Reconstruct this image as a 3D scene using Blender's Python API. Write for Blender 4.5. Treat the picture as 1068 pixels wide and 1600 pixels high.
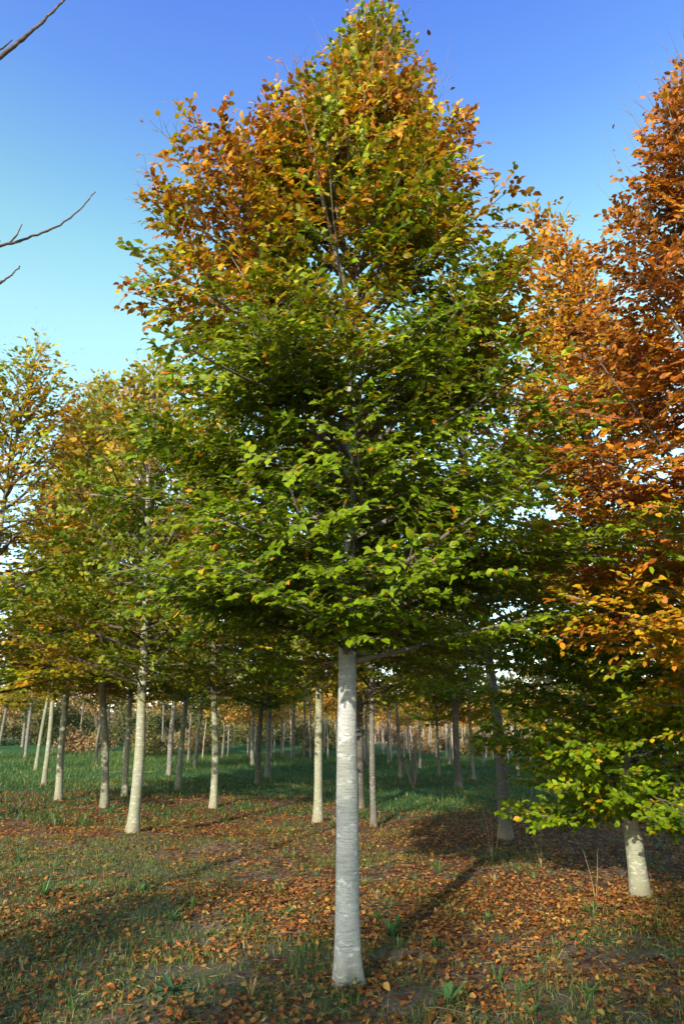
import bpy, math, random
import numpy as np
from mathutils import Vector, Matrix
PI = math.pi
R = math.radians
random.seed(4)
rng = np.random.default_rng(4)

for o in list(bpy.data.objects):
    bpy.data.objects.remove(o)
S = bpy.context.scene
C = S.collection

# ------------------------------------------------------------------ camera, sky, sun, exposure
CAM_H = 1.6
PITCH = 17.7
cam_d = bpy.data.cameras.new('camera')
cam = bpy.data.objects.new('camera', cam_d)
C.objects.link(cam)
cam.location = (0, 0, CAM_H)
cam.rotation_euler = (R(90 + PITCH), 0, 0)
cam_d.sensor_fit = 'VERTICAL'
cam_d.sensor_height = 36
cam_d.lens = 24
cam_d.clip_end = 2000
cam_d.dof.use_dof = True
cam_d.dof.focus_distance = 5.6
cam_d.dof.aperture_fstop = 2.8
S.camera = cam

SUN_EL, SUN_AZ = 21.0, 22.0          # elevation; degrees to the left of straight behind the camera
sv = Vector((-math.sin(R(SUN_AZ)) * math.cos(R(SUN_EL)), -math.cos(R(SUN_AZ)) * math.cos(R(SUN_EL)), math.sin(R(SUN_EL))))
world = bpy.data.worlds.new('World')
S.world = world
world.use_nodes = True
wn = world.node_tree.nodes
wl = world.node_tree.links
wn.clear()
wo = wn.new('ShaderNodeOutputWorld')
bg = wn.new('ShaderNodeBackground')
sky = wn.new('ShaderNodeTexSky')
sky.sky_type = 'NISHITA'
sky.sun_disc = False
sky.sun_elevation = R(SUN_EL)
sky.sun_rotation = math.atan2(sv.x, sv.y)
sky.air_density = 1.0
sky.dust_density = 0.6
sky.ozone_density = 1.3
grade = wn.new('ShaderNodeMix')
grade.data_type = 'RGBA'
grade.blend_type = 'MULTIPLY'
grade.inputs[0].default_value = 1.0
tcw = wn.new('ShaderNodeTexCoord')
sxw = wn.new('ShaderNodeSeparateXYZ')
wl.new(tcw.outputs['Generated'], sxw.inputs[0])
rw = wn.new('ShaderNodeValToRGB')            # the photograph's own colour rendering of the sky, the same all round
els = rw.color_ramp.elements
els[0].position = 0.0; els[0].color = (0.46, 0.47, 0.52, 1)
els[1].position = 1.0; els[1].color = (0.21, 0.28, 0.48, 1)
for p_, c_ in ((0.30, (0.54, 0.60, 0.50)), (0.52, (0.55, 0.62, 0.42)), (0.60, (0.46, 0.58, 0.43)), (0.66, (0.37, 0.49, 0.46)), (0.74, (0.27, 0.37, 0.53)), (0.82, (0.215, 0.30, 0.56))):
    e_ = els.new(p_); e_.color = (*c_, 1)
wl.new(sxw.outputs[2], rw.inputs[0])
dbl = wn.new('ShaderNodeVectorMath'); dbl.operation = 'SCALE'; dbl.inputs[3].default_value = 3.0
wl.new(rw.outputs[0], dbl.inputs[0])
wl.new(dbl.outputs[0], grade.inputs[7])
wl.new(sky.outputs[0], grade.inputs[6])
wl.new(grade.outputs[2], bg.inputs[0])
bg.inputs[1].default_value = 0.15
wl.new(bg.outputs[0], wo.inputs[0])

sd = bpy.data.lights.new('sun', 'SUN')
sd.energy = 5.0
sd.angle = R(0.55)
sd.color = (1.0, 0.91, 0.76)
sun = bpy.data.objects.new('sun', sd)
C.objects.link(sun)
sun.location = (-10, -20, 20)
sun.rotation_euler = sv.to_track_quat('Z', 'Y').to_euler()

S.view_settings.view_transform = 'Standard'
S.view_settings.look = 'None'
S.view_settings.gamma = 1
S.view_settings.exposure = 0.97
S.view_settings.use_curve_mapping = False

# ------------------------------------------------------------------ helpers
F = 24 / 36 * 1600
cp, sp = math.cos(R(PITCH)), math.sin(R(PITCH))


def ray(u, v):
    a = (u - 534) / F
    b = (800 - v) / F
    return np.array([a, cp - b * sp, sp + b * cp])


def hash2(ix, iy, s):
    n = np.sin(ix * 127.1 + iy * 311.7 + s * 74.7) * 43758.5453
    return n - np.floor(n)


def vnoise(x, y, s=0):
    ix = np.floor(x); iy = np.floor(y)
    fx = x - ix; fy = y - iy
    fx = fx * fx * (3 - 2 * fx); fy = fy * fy * (3 - 2 * fy)
    a = hash2(ix, iy, s); b = hash2(ix + 1, iy, s); c = hash2(ix, iy + 1, s); d = hash2(ix + 1, iy + 1, s)
    return (a * (1 - fx) + b * fx) * (1 - fy) + (c * (1 - fx) + d * fx) * fy


def fbm(x, y, s=0, o=4):
    t = 0; a = 0.5; n = 0
    for i in range(o):
        t = t + a * vnoise(x, y, s + i * 3.1); n += a
        x = x * 2.03 + 5.3; y = y * 2.03 + 1.7; a *= 0.5
    return t / n


def ss(a, b, x):
    t = np.clip((x - a) / (b - a), 0, 1)
    return t * t * (3 - 2 * t)


def hz(x, y):
    """ground height"""
    x = np.asarray(x, float); y = np.asarray(y, float)
    h = (fbm(x * 0.35, y * 0.35, 11, 3) - 0.5) * 0.22 * ss(3, 9, np.hypot(x - 0.0, y - 5.2) + 1.5)
    h = h + (fbm(x * 1.7, y * 1.7, 21, 3) - 0.5) * 0.09 * (1 - ss(16, 30, y))
    h = h + (fbm(x * 6, y * 6, 31, 2) - 0.5) * 0.025 * (1 - ss(12, 18, y))
    h = h + 0.10 * np.exp(-((x + 1.45) ** 2 / 0.12 + (y - 7.6) ** 2 / 0.06)) - 0.07 * np.exp(-((x + 1.5) ** 2 / 0.2 + (y - 7.9) ** 2 / 0.08))
    h = h + ss(22, 60, y) * (0.75 - 0.55 * ss(-6, 8, x))
    h = h + ss(62, 150, y) * 4.0 + ss(150, 500, y) * 8
    return h


def ground(u, v):
    d = ray(u, v)
    t = 2.0
    for i in range(4000):
        p = np.array([0, 0, CAM_H]) + d * t
        if p[2] <= hz(p[0], p[1]):
            return p[0], p[1]
        t += 0.02 if t < 30 else 0.1
    return p[0], p[1]


def link(name, me, parent=None, mats=()):
    o = bpy.data.objects.new(name, me)
    C.objects.link(o)
    if parent is not None:
        o.parent = parent
    for m in mats:
        if m is not None and me is not None and len(me.materials) == 0:
            me.materials.append(m)
    return o


def mesh_np(name, V, T, mat=None, col=None, smooth=True, k=3):
    """V (n,3), T (m,k)"""
    me = bpy.data.meshes.new(name)
    V = np.ascontiguousarray(V, np.float32); T = np.ascontiguousarray(T, np.int32)
    me.vertices.add(len(V)); me.vertices.foreach_set('co', V.ravel())
    me.loops.add(T.size); me.loops.foreach_set('vertex_index', T.ravel())
    me.polygons.add(len(T))
    me.polygons.foreach_set('loop_start', np.arange(0, T.size, k, dtype=np.int32))
    me.polygons.foreach_set('loop_total', np.full(len(T), k, np.int32))
    me.polygons.foreach_set('use_smooth', np.full(len(T), smooth, bool))
    if col is not None:
        at = me.color_attributes.new('tone', 'FLOAT_COLOR', 'POINT')
        at.data.foreach_set('color', np.ascontiguousarray(col, np.float32).ravel())
    me.update(calc_edges=True)
    if mat is not None:
        me.materials.append(mat)
    return me


def empty(name, loc, label=None, cat=None, group=None, rz=0):
    o = bpy.data.objects.new(name, None)
    C.objects.link(o)
    o.location = loc
    o.rotation_euler = (0, 0, rz)
    o.empty_display_size = 0.2
    tag(o, label, cat, group)
    return o


def tag(o, label=None, cat=None, group=None, kind=None):
    if label: o['label'] = label
    if cat: o['category'] = cat
    if group: o['group'] = group
    if kind: o['kind'] = kind
    return o


def cross(a, b):
    if a.ndim == 1 and b.ndim == 1:
        return np.array([a[1] * b[2] - a[2] * b[1], a[2] * b[0] - a[0] * b[2], a[0] * b[1] - a[1] * b[0]])
    return np.cross(a, b)


def norm(v):
    if v.ndim == 1:
        return v / (math.sqrt(v[0] * v[0] + v[1] * v[1] + v[2] * v[2]) + 1e-9)
    return v / (np.linalg.norm(v, axis=-1, keepdims=True) + 1e-9)


def tube(P, rad, n=6, cap=True):
    P = np.asarray(P, float); m = len(P)
    T = norm(np.gradient(P, axis=0))
    up = np.array([0, 0, 1.0]) if abs(T[0][2]) < 0.9 else np.array([1.0, 0, 0])
    X = norm(np.cross(T, np.tile(up, (m, 1))))
    Y = np.cross(T, X)
    a = np.arange(n) * 2 * PI / n
    V = P[:, None, :] + np.asarray(rad)[:, None, None] * (np.cos(a)[None, :, None] * X[:, None, :] + np.sin(a)[None, :, None] * Y[:, None, :])
    V = V.reshape(-1, 3)
    i = np.arange(m - 1)[:, None] * n; j = np.arange(n)[None, :]; j2 = (j + 1) % n
    A = (i + j).ravel(); B = (i + j2).ravel(); Cc = (i + n + j2).ravel(); D = (i + n + j).ravel()
    T = np.concatenate([np.stack([A, B, Cc], 1), np.stack([A, Cc, D], 1)])
    if cap:
        e = (m - 1) * n
        T = np.concatenate([T, np.array([[e, e + q, e + q + 1] for q in range(1, n - 1)])])
    return V, T


def tubes(lst, n, mesh_name, mat):
    """many thin tubes at once, grouped by how many points they have"""
    VV = []; TT = []; off = 0
    for m in sorted({len(p) for p, _ in lst}):
        grp = [(p, r_) for p, r_ in lst if len(p) == m]
        P = np.array([p for p, _ in grp]); Rr = np.array([r_ for _, r_ in grp])
        T = norm(np.gradient(P, axis=1))
        ref = np.where(np.abs(T[:, :1, 2:3]) < 0.9, np.array([0, 0, 1.0]), np.array([1.0, 0, 0]))
        Xx = norm(np.cross(T, np.broadcast_to(ref, T.shape))); Yy = np.cross(T, Xx)
        a = np.arange(n) * 2 * PI / n
        V = P[:, :, None] + Rr[:, :, None, None] * (np.cos(a)[None, None, :, None] * Xx[:, :, None] + np.sin(a)[None, None, :, None] * Yy[:, :, None])
        i = np.arange(m - 1)[:, None] * n; j = np.arange(n)[None, :]; j2 = (j + 1) % n
        A = (i + j).ravel(); B = (i + j2).ravel(); Cc = (i + n + j2).ravel(); D = (i + n + j).ravel()
        t = np.concatenate([np.stack([A, B, Cc], 1), np.stack([A, Cc, D], 1)])
        t = t[None] + (np.arange(len(grp)) * m * n)[:, None, None] + off
        VV.append(V.reshape(-1, 3)); TT.append(t.reshape(-1, 3)); off += V.size // 3
    return mesh_np(mesh_name, np.concatenate(VV), np.concatenate(TT), mat)


class Acc:
    def __init__(s): s.V = []; s.T = []; s.n = 0
    def add(s, V, T):
        s.V.append(V); s.T.append(T + s.n); s.n += len(V)
    def mesh(s, name, mat, smooth=True):
        return mesh_np(name, np.concatenate(s.V), np.concatenate(s.T), mat, None, smooth)


# ------------------------------------------------------------------ materials
def new_mat(name):
    m = bpy.data.materials.new(name)
    m.use_nodes = True
    n = m.node_tree.nodes; l = m.node_tree.links
    n.clear()
    out = n.new('ShaderNodeOutputMaterial')
    return m, n, l, out


def ramp(n, stops, interp='LINEAR'):
    r = n.new('ShaderNodeValToRGB')
    r.color_ramp.interpolation = interp
    e = r.color_ramp.elements
    while len(e) > 1: e.remove(e[-1])
    e[0].position = stops[0][0]; e[0].color = (*stops[0][1], 1)
    for p, c in stops[1:]:
        q = e.new(p); q.color = (*c, 1)
    return r


def mixc(n, l, fac, a, b, mode='MIX'):
    m = n.new('ShaderNodeMix'); m.data_type = 'RGBA'; m.blend_type = mode
    for k, v in ((0, fac), (6, a), (7, b)):
        if isinstance(v, (int, float)): m.inputs[k].default_value = v
        elif isinstance(v, tuple): m.inputs[k].default_value = (*v, 1)
        else: l.new(v, m.inputs[k])
    return m.outputs[2]


def math_n(n, l, op, a, b=None, clamp=False):
    m = n.new('ShaderNodeMath'); m.operation = op; m.use_clamp = clamp
    for k, v in ((0, a), (1, b)):
        if v is None: continue
        if isinstance(v, (int, float)): m.inputs[k].default_value = v
        else: l.new(v, m.inputs[k])
    return m.outputs[0]


LEAF_STOPS = [(0.0, (0.052, 0.110, 0.003)), (0.2, (0.130, 0.195, 0.004)), (0.38, (0.23, 0.235, 0.007)), (0.5, (0.38, 0.24, 0.010)),
              (0.62, (0.40, 0.175, 0.012)), (0.76, (0.36, 0.108, 0.010)), (0.9, (0.20, 0.062, 0.014)), (1.0, (0.12, 0.045, 0.018))]


def leaf_material(name, transl=0.35, rough=0.48, stops=LEAF_STOPS, gain=1.0):
    """tone.r = how far the leaf has turned, tone.g = its own random lightness; the object's colour shifts a whole tree"""
    m, n, l, out = new_mat(name)
    at = n.new('ShaderNodeAttribute'); at.attribute_name = 'tone'
    sep = n.new('ShaderNodeSeparateColor'); l.new(at.outputs['Color'], sep.inputs[0])
    oi = n.new('ShaderNodeObjectInfo')
    so = n.new('ShaderNodeSeparateColor'); l.new(oi.outputs['Color'], so.inputs[0])
    sh = math_n(n, l, 'SUBTRACT', so.outputs[0], 1.0)          # object colour R: 1 = no shift, below 1 = greener
    a = math_n(n, l, 'ADD', sep.outputs[0], sh)
    sh2 = math_n(n, l, 'SUBTRACT', 1.0, so.outputs[1])         # object colour G below 1 = browner
    a = math_n(n, l, 'ADD', a, sh2, True)
    geo = n.new('ShaderNodeNewGeometry')
    tc = n.new('ShaderNodeTexCoord')
    nz = n.new('ShaderNodeTexNoise'); nz.inputs['Scale'].default_value = 55; nz.inputs['Detail'].default_value = 4; l.new(tc.outputs['Object'], nz.inputs['Vector'])
    a = math_n(n, l, 'ADD', a, math_n(n, l, 'MULTIPLY', math_n(n, l, 'SUBTRACT', nz.outputs[0], 0.5), 0.42), True)
    rp = ramp(n, stops); l.new(a, rp.inputs[0])
    br = math_n(n, l, 'ADD', math_n(n, l, 'MULTIPLY', sep.outputs[1], 0.75 * gain), 0.62 * gain)
    hs = n.new('ShaderNodeHueSaturation'); l.new(rp.outputs[0], hs.inputs['Color']); l.new(br, hs.inputs['Value'])
    # paler underside
    und = mixc(n, l, math_n(n, l, 'MULTIPLY', geo.outputs['Backfacing'], 0.25), hs.outputs[0], (0.26, 0.25, 0.07))
    pr = n.new('ShaderNodeBsdfPrincipled')
    l.new(und, pr.inputs['Base Color'])
    pr.inputs['Roughness'].default_value = rough
    pr.inputs['Specular IOR Level'].default_value = 0.16
    tr = n.new('ShaderNodeBsdfTranslucent')
    l.new(mixc(n, l, 1.0, hs.outputs[0], (1.3, 1.15, 0.6), 'MULTIPLY'), tr.inputs[0])
    mx = n.new('ShaderNodeMixShader'); mx.inputs[0].default_value = transl
    l.new(pr.outputs[0], mx.inputs[1]); l.new(tr.outputs[0], mx.inputs[2])
    l.new(mx.outputs[0], out.inputs[0])
    return m


M_leaf = leaf_material('beech_leaf')
M_fallen = leaf_material('fallen_leaf', 0.12, 0.6, [(0, (0.24, 0.17, 0.04)), (0.22, (0.33, 0.17, 0.045)), (0.40, (0.30, 0.10, 0.020)), (0.60, (0.19, 0.058, 0.016)), (0.85, (0.11, 0.040, 0.018)), (1, (0.06, 0.03, 0.02))])


def bark(name, base, pale, dark, moss, moss_amt, blotch_scale=9.0, pale_lo=0.56, pale_hi=0.62, dirt=True, bump=0.4):
    m, n, l, out = new_mat(name)
    tc = n.new('ShaderNodeTexCoord')
    oi = n.new('ShaderNodeObjectInfo')
    vec = tc.outputs['Object']
    # horizontal bands of lenticels
    mp = n.new('ShaderNodeMapping'); mp.inputs['Scale'].default_value = (9, 9, 125); l.new(vec, mp.inputs[0])
    band = n.new('ShaderNodeTexNoise'); band.inputs['Scale'].default_value = 1.0; band.inputs['Detail'].default_value = 5; band.inputs['Roughness'].default_value = 0.65
    l.new(mp.outputs[0], band.inputs['Vector'])
    mp2 = n.new('ShaderNodeMapping'); mp2.inputs['Scale'].default_value = (1, 1, 2.3); l.new(vec, mp2.inputs[0])
    bl = n.new('ShaderNodeTexNoise'); bl.inputs['Scale'].default_value = blotch_scale; bl.inputs['Detail'].default_value = 5; bl.inputs['Roughness'].default_value = 0.6
    l.new(mp2.outputs[0], bl.inputs['Vector'])
    big = n.new('ShaderNodeTexNoise'); big.inputs['Scale'].default_value = 1.6; big.inputs['Detail'].default_value = 3; l.new(vec, big.inputs['Vector'])
    r1 = ramp(n, [(0.34, (0, 0, 0)), (0.52, (1, 1, 1))]); l.new(band.outputs[0], r1.inputs[0])
    c = mixc(n, l, r1.outputs[0], dark, base)
    r2 = ramp(n, [(pale_lo, (0, 0, 0)), (pale_hi, (1, 1, 1))]); l.new(bl.outputs[0], r2.inputs[0])
    c = mixc(n, l, math_n(n, l, 'MULTIPLY', r2.outputs[0], 0.85), c, pale)
    r3 = ramp(n, [(0.42, (0, 0, 0)), (0.68, (1, 1, 1))]); l.new(big.outputs[0], r3.inputs[0])
    c = mixc(n, l, math_n(n, l, 'MULTIPLY', r3.outputs[0], moss_amt), c, moss)
    # small dark knots and pits
    vo = n.new('ShaderNodeTexVoronoi'); vo.inputs['Scale'].default_value = 22; l.new(mp2.outputs[0], vo.inputs['Vector'])
    r4 = ramp(n, [(0.06, (1, 1, 1)), (0.13, (0, 0, 0))]); l.new(vo.outputs['Distance'], r4.inputs[0])
    mask = math_n(n, l, 'MULTIPLY', r4.outputs[0], math_n(n, l, 'GREATER_THAN', big.outputs[0], 0.52))
    c = mixc(n, l, math_n(n, l, 'MULTIPLY', mask, 0.6), c, (0.06, 0.055, 0.05))
    fn = n.new('ShaderNodeTexNoise'); fn.inputs['Scale'].default_value = 120; fn.inputs['Detail'].default_value = 5; l.new(vec, fn.inputs['Vector'])
    c = mixc(n, l, 0.55, c, fn.outputs[0], 'OVERLAY')
    if dirt:
        sx = n.new('ShaderNodeSeparateXYZ'); l.new(vec, sx.inputs[0])
        hgt = math_n(n, l, 'ADD', sx.outputs[2], math_n(n, l, 'MULTIPLY', math_n(n, l, 'SUBTRACT', bl.outputs[0], 0.5), 0.35))
        r5 = ramp(n, [(0.02, (1, 1, 1)), (0.26, (0, 0, 0))]); l.new(hgt, r5.inputs[0])
        c = mixc(n, l, math_n(n, l, 'MULTIPLY', r5.outputs[0], 0.6), c, (0.17, 0.14, 0.09))
    hs = n.new('ShaderNodeHueSaturation'); l.new(c, hs.inputs['Color'])
    l.new(math_n(n, l, 'ADD', math_n(n, l, 'MULTIPLY', oi.outputs['Random'], 0.35), 0.82), hs.inputs['Value'])
    pr = n.new('ShaderNodeBsdfPrincipled')
    l.new(hs.outputs[0] if 'main' not in name else c, pr.inputs['Base Color'])
    pr.inputs['Roughness'].default_value = 0.85
    pr.inputs['Specular IOR Level'].default_value = 0.2
    b = n.new('ShaderNodeBump'); b.inputs['Strength'].default_value = bump; b.inputs['Distance'].default_value = 0.008
    l.new(math_n(n, l, 'ADD', math_n(n, l, 'ADD', band.outputs[0], math_n(n, l, 'MULTIPLY', fn.outputs[0], 0.5)), math_n(n, l, 'MULTIPLY', r2.outputs[0], 0.25)), b.inputs['Height'])
    l.new(b.outputs[0], pr.inputs['Normal'])
    l.new(pr.outputs[0], out.inputs[0])
    return m


M_bark_main = bark('bark_main', (0.30, 0.302, 0.30), (0.47, 0.47, 0.465), (0.195, 0.197, 0.195), (0.23, 0.245, 0.16), 0.45, blotch_scale=11, pale_lo=0.585, pale_hi=0.615, bump=1.0)
M_bark_pale = bark('bark_pale', (0.20, 0.20, 0.15), (0.31, 0.31, 0.25), (0.11, 0.11, 0.08), (0.14, 0.15, 0.07), 0.75)
M_bark_grey = bark('bark_grey', (0.13, 0.12, 0.105), (0.24, 0.23, 0.20), (0.07, 0.065, 0.06), (0.10, 0.10, 0.06), 0.6)  # greyer bark; on the shaded stems its darkness stands in for shade
M_bark_shaded = bark('bark_shaded', (0.075, 0.065, 0.055), (0.14, 0.13, 0.11), (0.04, 0.035, 0.03), (0.06, 0.06, 0.035), 0.6)  # darkened copy of the bark, shade on the stems put into its colour
M_limb = bark('bark_limb', (0.14, 0.12, 0.10), (0.22, 0.20, 0.17), (0.08, 0.07, 0.06), (0.2, 0.2, 0.12), 0.5, dirt=False)
M_limb_dark = bark('bark_limb_dark', (0.09, 0.065, 0.055), (0.16, 0.12, 0.10), (0.05, 0.035, 0.03), (0.09, 0.08, 0.06), 0.3, dirt=False)
M_stake = bark('bark_young', (0.30, 0.24, 0.20), (0.40, 0.34, 0.29), (0.19, 0.14, 0.11), (0.3, 0.26, 0.2), 0.3, dirt=False)


def plain(name, col, rough=0.8, var=0.25, scale=30, transl=0.0):
    m, n, l, out = new_mat(name)
    tc = n.new('ShaderNodeTexCoord')
    nz = n.new('ShaderNodeTexNoise'); nz.inputs['Scale'].default_value = scale; nz.inputs['Detail'].default_value = 4; l.new(tc.outputs['Object'], nz.inputs['Vector'])
    hs = n.new('ShaderNodeHueSaturation'); hs.inputs['Color'].default_value = (*col, 1)
    l.new(math_n(n, l, 'ADD', math_n(n, l, 'MULTIPLY', nz.outputs[0], var * 4), 1 - var * 2), hs.inputs['Value'])
    pr = n.new('ShaderNodeBsdfPrincipled'); pr.inputs['Roughness'].default_value = rough; pr.inputs['Specular IOR Level'].default_value = 0.3
    l.new(hs.outputs[0], pr.inputs['Base Color'])
    last = pr.outputs[0]
    if transl:
        tr = n.new('ShaderNodeBsdfTranslucent'); l.new(hs.outputs[0], tr.inputs[0])
        mx = n.new('ShaderNodeMixShader'); mx.inputs[0].default_value = transl
        l.new(pr.outputs[0], mx.inputs[1]); l.new(tr.outputs[0], mx.inputs[2]); last = mx.outputs[0]
    l.new(last, out.inputs[0])
    return m


M_twig = plain('twig_bark', (0.15, 0.115, 0.095), 0.8)
M_straw = plain('dry_straw', (0.36, 0.25, 0.11), 0.8, transl=0.2)
M_weed = plain('weed_leaf', (0.065, 0.13, 0.035), 0.45, transl=0.25, scale=12)
M_weed_b = plain('weed_leaf_bluish', (0.045, 0.095, 0.045), 0.45, transl=0.2, scale=12)
M_deadwood = plain('dead_wood', (0.13, 0.10, 0.08), 0.9)


def grass_material():
    m, n, l, out = new_mat('grass_blade')
    at = n.new('ShaderNodeAttribute'); at.attribute_name = 'tone'
    sep = n.new('ShaderNodeSeparateColor'); l.new(at.outputs['Color'], sep.inputs[0])
    rp = ramp(n, [(0, (0.030, 0.068, 0.014)), (0.4, (0.068, 0.115, 0.018)), (0.75, (0.15, 0.17, 0.03)), (0.92, (0.26, 0.21, 0.08)), (1, (0.34, 0.24, 0.11))])
    l.new(sep.outputs[0], rp.inputs[0])
    pr = n.new('ShaderNodeBsdfPrincipled'); pr.inputs['Roughness'].default_value = 0.5; pr.inputs['Specular IOR Level'].default_value = 0.3
    l.new(rp.outputs[0], pr.inputs['Base Color'])
    tr = n.new('ShaderNodeBsdfTranslucent'); l.new(rp.outputs[0], tr.inputs[0])
    mx = n.new('ShaderNodeMixShader'); mx.inputs[0].default_value = 0.3
    l.new(pr.outputs[0], mx.inputs[1]); l.new(tr.outputs[0], mx.inputs[2]); l.new(mx.outputs[0], out.inputs[0])
    return m


M_grass = grass_material()


# ------------------------------------------------------------------ ground cover maps (x, y in metres)
def dens_litter(x, y):
    d = 0.50 + 0.75 * (fbm(x * 0.55, y * 0.55, 41, 3) - 0.5) + 1.25 * (fbm(x * 2.2, y * 2.2, 47, 3) - 0.5)
    d = d + 0.28 * ss(-0.6, 1.6, x) * ss(5.2, 7.5, y) + 0.25 * ss(8, 10.5, y)
    d = d - 0.22 * ss(0.2, 2.2, -x) * (1 - ss(7.5, 10, y)) - 0.15 * (1 - ss(4.8, 6.0, y))
    edge = 18.6 + 3.0 * (fbm(x * 0.25, 0 * x, 55, 2) - 0.5) * 2 - 2.5 * ss(-1, 1.5, x) * (1 - ss(2, 5, x))
    d = d * (1 - 0.92 * ss(-1.5, 1.8, y - edge))
    strip = np.exp(-((y - 23 - 0.6 * np.sin(x * 0.5)) / 1.5) ** 2) * (fbm(x * 0.8, y * 0.8, 59, 2) > 0.40)
    d = np.maximum(d, 0.55 * strip)
    d = np.maximum(d, 0.95 * np.exp(-((x - 0.1) ** 2 + (y - 5.2) ** 2) / 0.09))
    return np.clip(d, 0, 1.1)


def dens_grass(x, y):
    edge = 17.8 + 3.0 * (fbm(x * 0.25, 0 * x, 55, 2) - 0.5) * 2 - 2.5 * ss(-1, 1.5, x) * (1 - ss(2, 5, x))
    g = ss(-2.0, 2.0, y - edge)
    n = 0.55 * fbm(x * 0.9, y * 0.9, 61, 3) + 0.45 * fbm(x * 4.5, y * 4.5, 67, 2)
    near = ss(0.34, 0.60, n + 0.16 * ss(0, 2.0, -x) * (1 - ss(8, 11, y)) + 0.06 * (1 - ss(4.9, 6, y)) - 0.09 * ss(0.3, 1.5, x) * ss(5.5, 7, y) - 0.03)
    return np.clip(np.maximum(g, near), 0, 1)


def ground_material():
    m, n, l, out = new_mat('ground')
    at = n.new('ShaderNodeAttribute'); at.attribute_name = 'tone'
    sep = n.new('ShaderNodeSeparateColor'); l.new(at.outputs['Color'], sep.inputs[0])
    tc = n.new('ShaderNodeTexCoord'); vec = tc.outputs['Object']
    def noise(sc, det=5, ro=0.6):
        q = n.new('ShaderNodeTexNoise'); q.inputs['Scale'].default_value = sc; q.inputs['Detail'].default_value = det; q.inputs['Roughness'].default_value = ro
        l.new(vec, q.inputs['Vector']); return q.outputs[0]
    n1 = noise(3.0); n2 = noise(28, 6, 0.7)
    rs = ramp(n, [(0.3, (0.06, 0.042, 0.028)), (0.5, (0.115, 0.082, 0.056)), (0.72, (0.20, 0.15, 0.11))]); l.new(n2, rs.inputs[0])
    # litter cells: each cell its own colour
    vo = n.new('ShaderNodeTexVoronoi'); vo.inputs['Scale'].default_value = 17; vo.inputs['Randomness'].default_value = 1
    l.new(vec, vo.inputs['Vector'])
    sc = n.new('ShaderNodeSeparateColor'); l.new(vo.outputs['Color'], sc.inputs[0])
    rl = ramp(n, [(0, (0.06, 0.03, 0.02)), (0.35, (0.13, 0.05, 0.022)), (0.65, (0.24, 0.085, 0.028)), (0.85, (0.33, 0.14, 0.04)), (1, (0.36, 0.2, 0.07))]); l.new(sc.outputs[0], rl.inputs[0])
    lit = mixc(n, l, math_n(n, l, 'MULTIPLY', math_n(n, l, 'GREATER_THAN', vo.outputs['Distance'], 0.42), 0.7), rl.outputs[0], (0.04, 0.022, 0.015))
    fl = math_n(n, l, 'MULTIPLY', sep.outputs[0], 0.95, True)
    jit = math_n(n, l, 'LESS_THAN', sc.outputs[1], fl)
    c = mixc(n, l, jit, rs.outputs[0], lit)
    # grassy / mossy ground
    rg = ramp(n, [(0.3, (0.012, 0.040, 0.012)), (0.52, (0.030, 0.085, 0.020)), (0.72, (0.065, 0.12, 0.028))]); l.new(n2, rg.inputs[0])
    gm = math_n(n, l, 'ADD', sep.outputs[1], math_n(n, l, 'MULTIPLY', math_n(n, l, 'SUBTRACT', n1, 0.5), 0.5))
    rr = ramp(n, [(0.35, (0, 0, 0)), (0.75, (1, 1, 1))]); l.new(gm, rr.inputs[0])
    c = mixc(n, l, rr.outputs[0], c, rg.outputs[0])
    # dry scrubby slope far away
    rb = ramp(n, [(0.3, (0.10, 0.07, 0.05)), (0.5, (0.20, 0.14, 0.08)), (0.7, (0.16, 0.16, 0.06))]); l.new(n1, rb.inputs[0])
    c = mixc(n, l, sep.outputs[2], c, rb.outputs[0])
    pr = n.new('ShaderNodeBsdfPrincipled'); l.new(c, pr.inputs['Base Color']); pr.inputs['Roughness'].default_value = 0.95; pr.inputs['Specular IOR Level'].default_value = 0.15
    b = n.new('ShaderNodeBump'); b.inputs['Strength'].default_value = 0.9; b.inputs['Distance'].default_value = 0.03
    l.new(math_n(n, l, 'ADD', n2, math_n(n, l, 'MULTIPLY', vo.outputs['Distance'], 0.4)), b.inputs['Height']); l.new(b.outputs[0], pr.inputs['Normal'])
    l.new(pr.outputs[0], out.inputs[0])
    return m


M_ground = ground_material()


def axis(lo, hi, near_lo, near_hi, fine, growth=1.12):
    a = list(np.arange(near_lo, near_hi + 1e-6, fine))
    s = fine; x = near_hi
    while x < hi:
        s *= growth; x += s; a.append(x)
    s = fine; x = near_lo
    while x > lo:
        s *= growth; x -= s; a.insert(0, x)
    return np.array(a)


gx = axis(-700, 700, -6, 6, 0.075)
gy = axis(-200, 1200, 3.6, 13, 0.075, 1.07)
X, Y = np.meshgrid(gx, gy)
Z = hz(X, Y)
gv = np.stack([X.ravel(), Y.ravel(), Z.ravel()], 1)
nx, ny = len(gx), len(gy)
i = (np.arange(ny - 1)[:, None] * nx + np.arange(nx - 1)[None, :]).ravel()
gt = np.stack([i, i + 1, i + nx + 1, i + nx], 1)
gl = dens_litter(X, Y).ravel(); gg = (dens_grass(X, Y) * (0.5 + 0.5 * ss(12, 17, Y))).ravel(); gb = (ss(58, 75, Y)).ravel()
gme = mesh_np('ground', gv, gt, M_ground, np.stack([gl, gg, gb, np.ones_like(gl)], 1), True, 4)
g = link('ground', gme)
tag(g, kind='structure')

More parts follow.
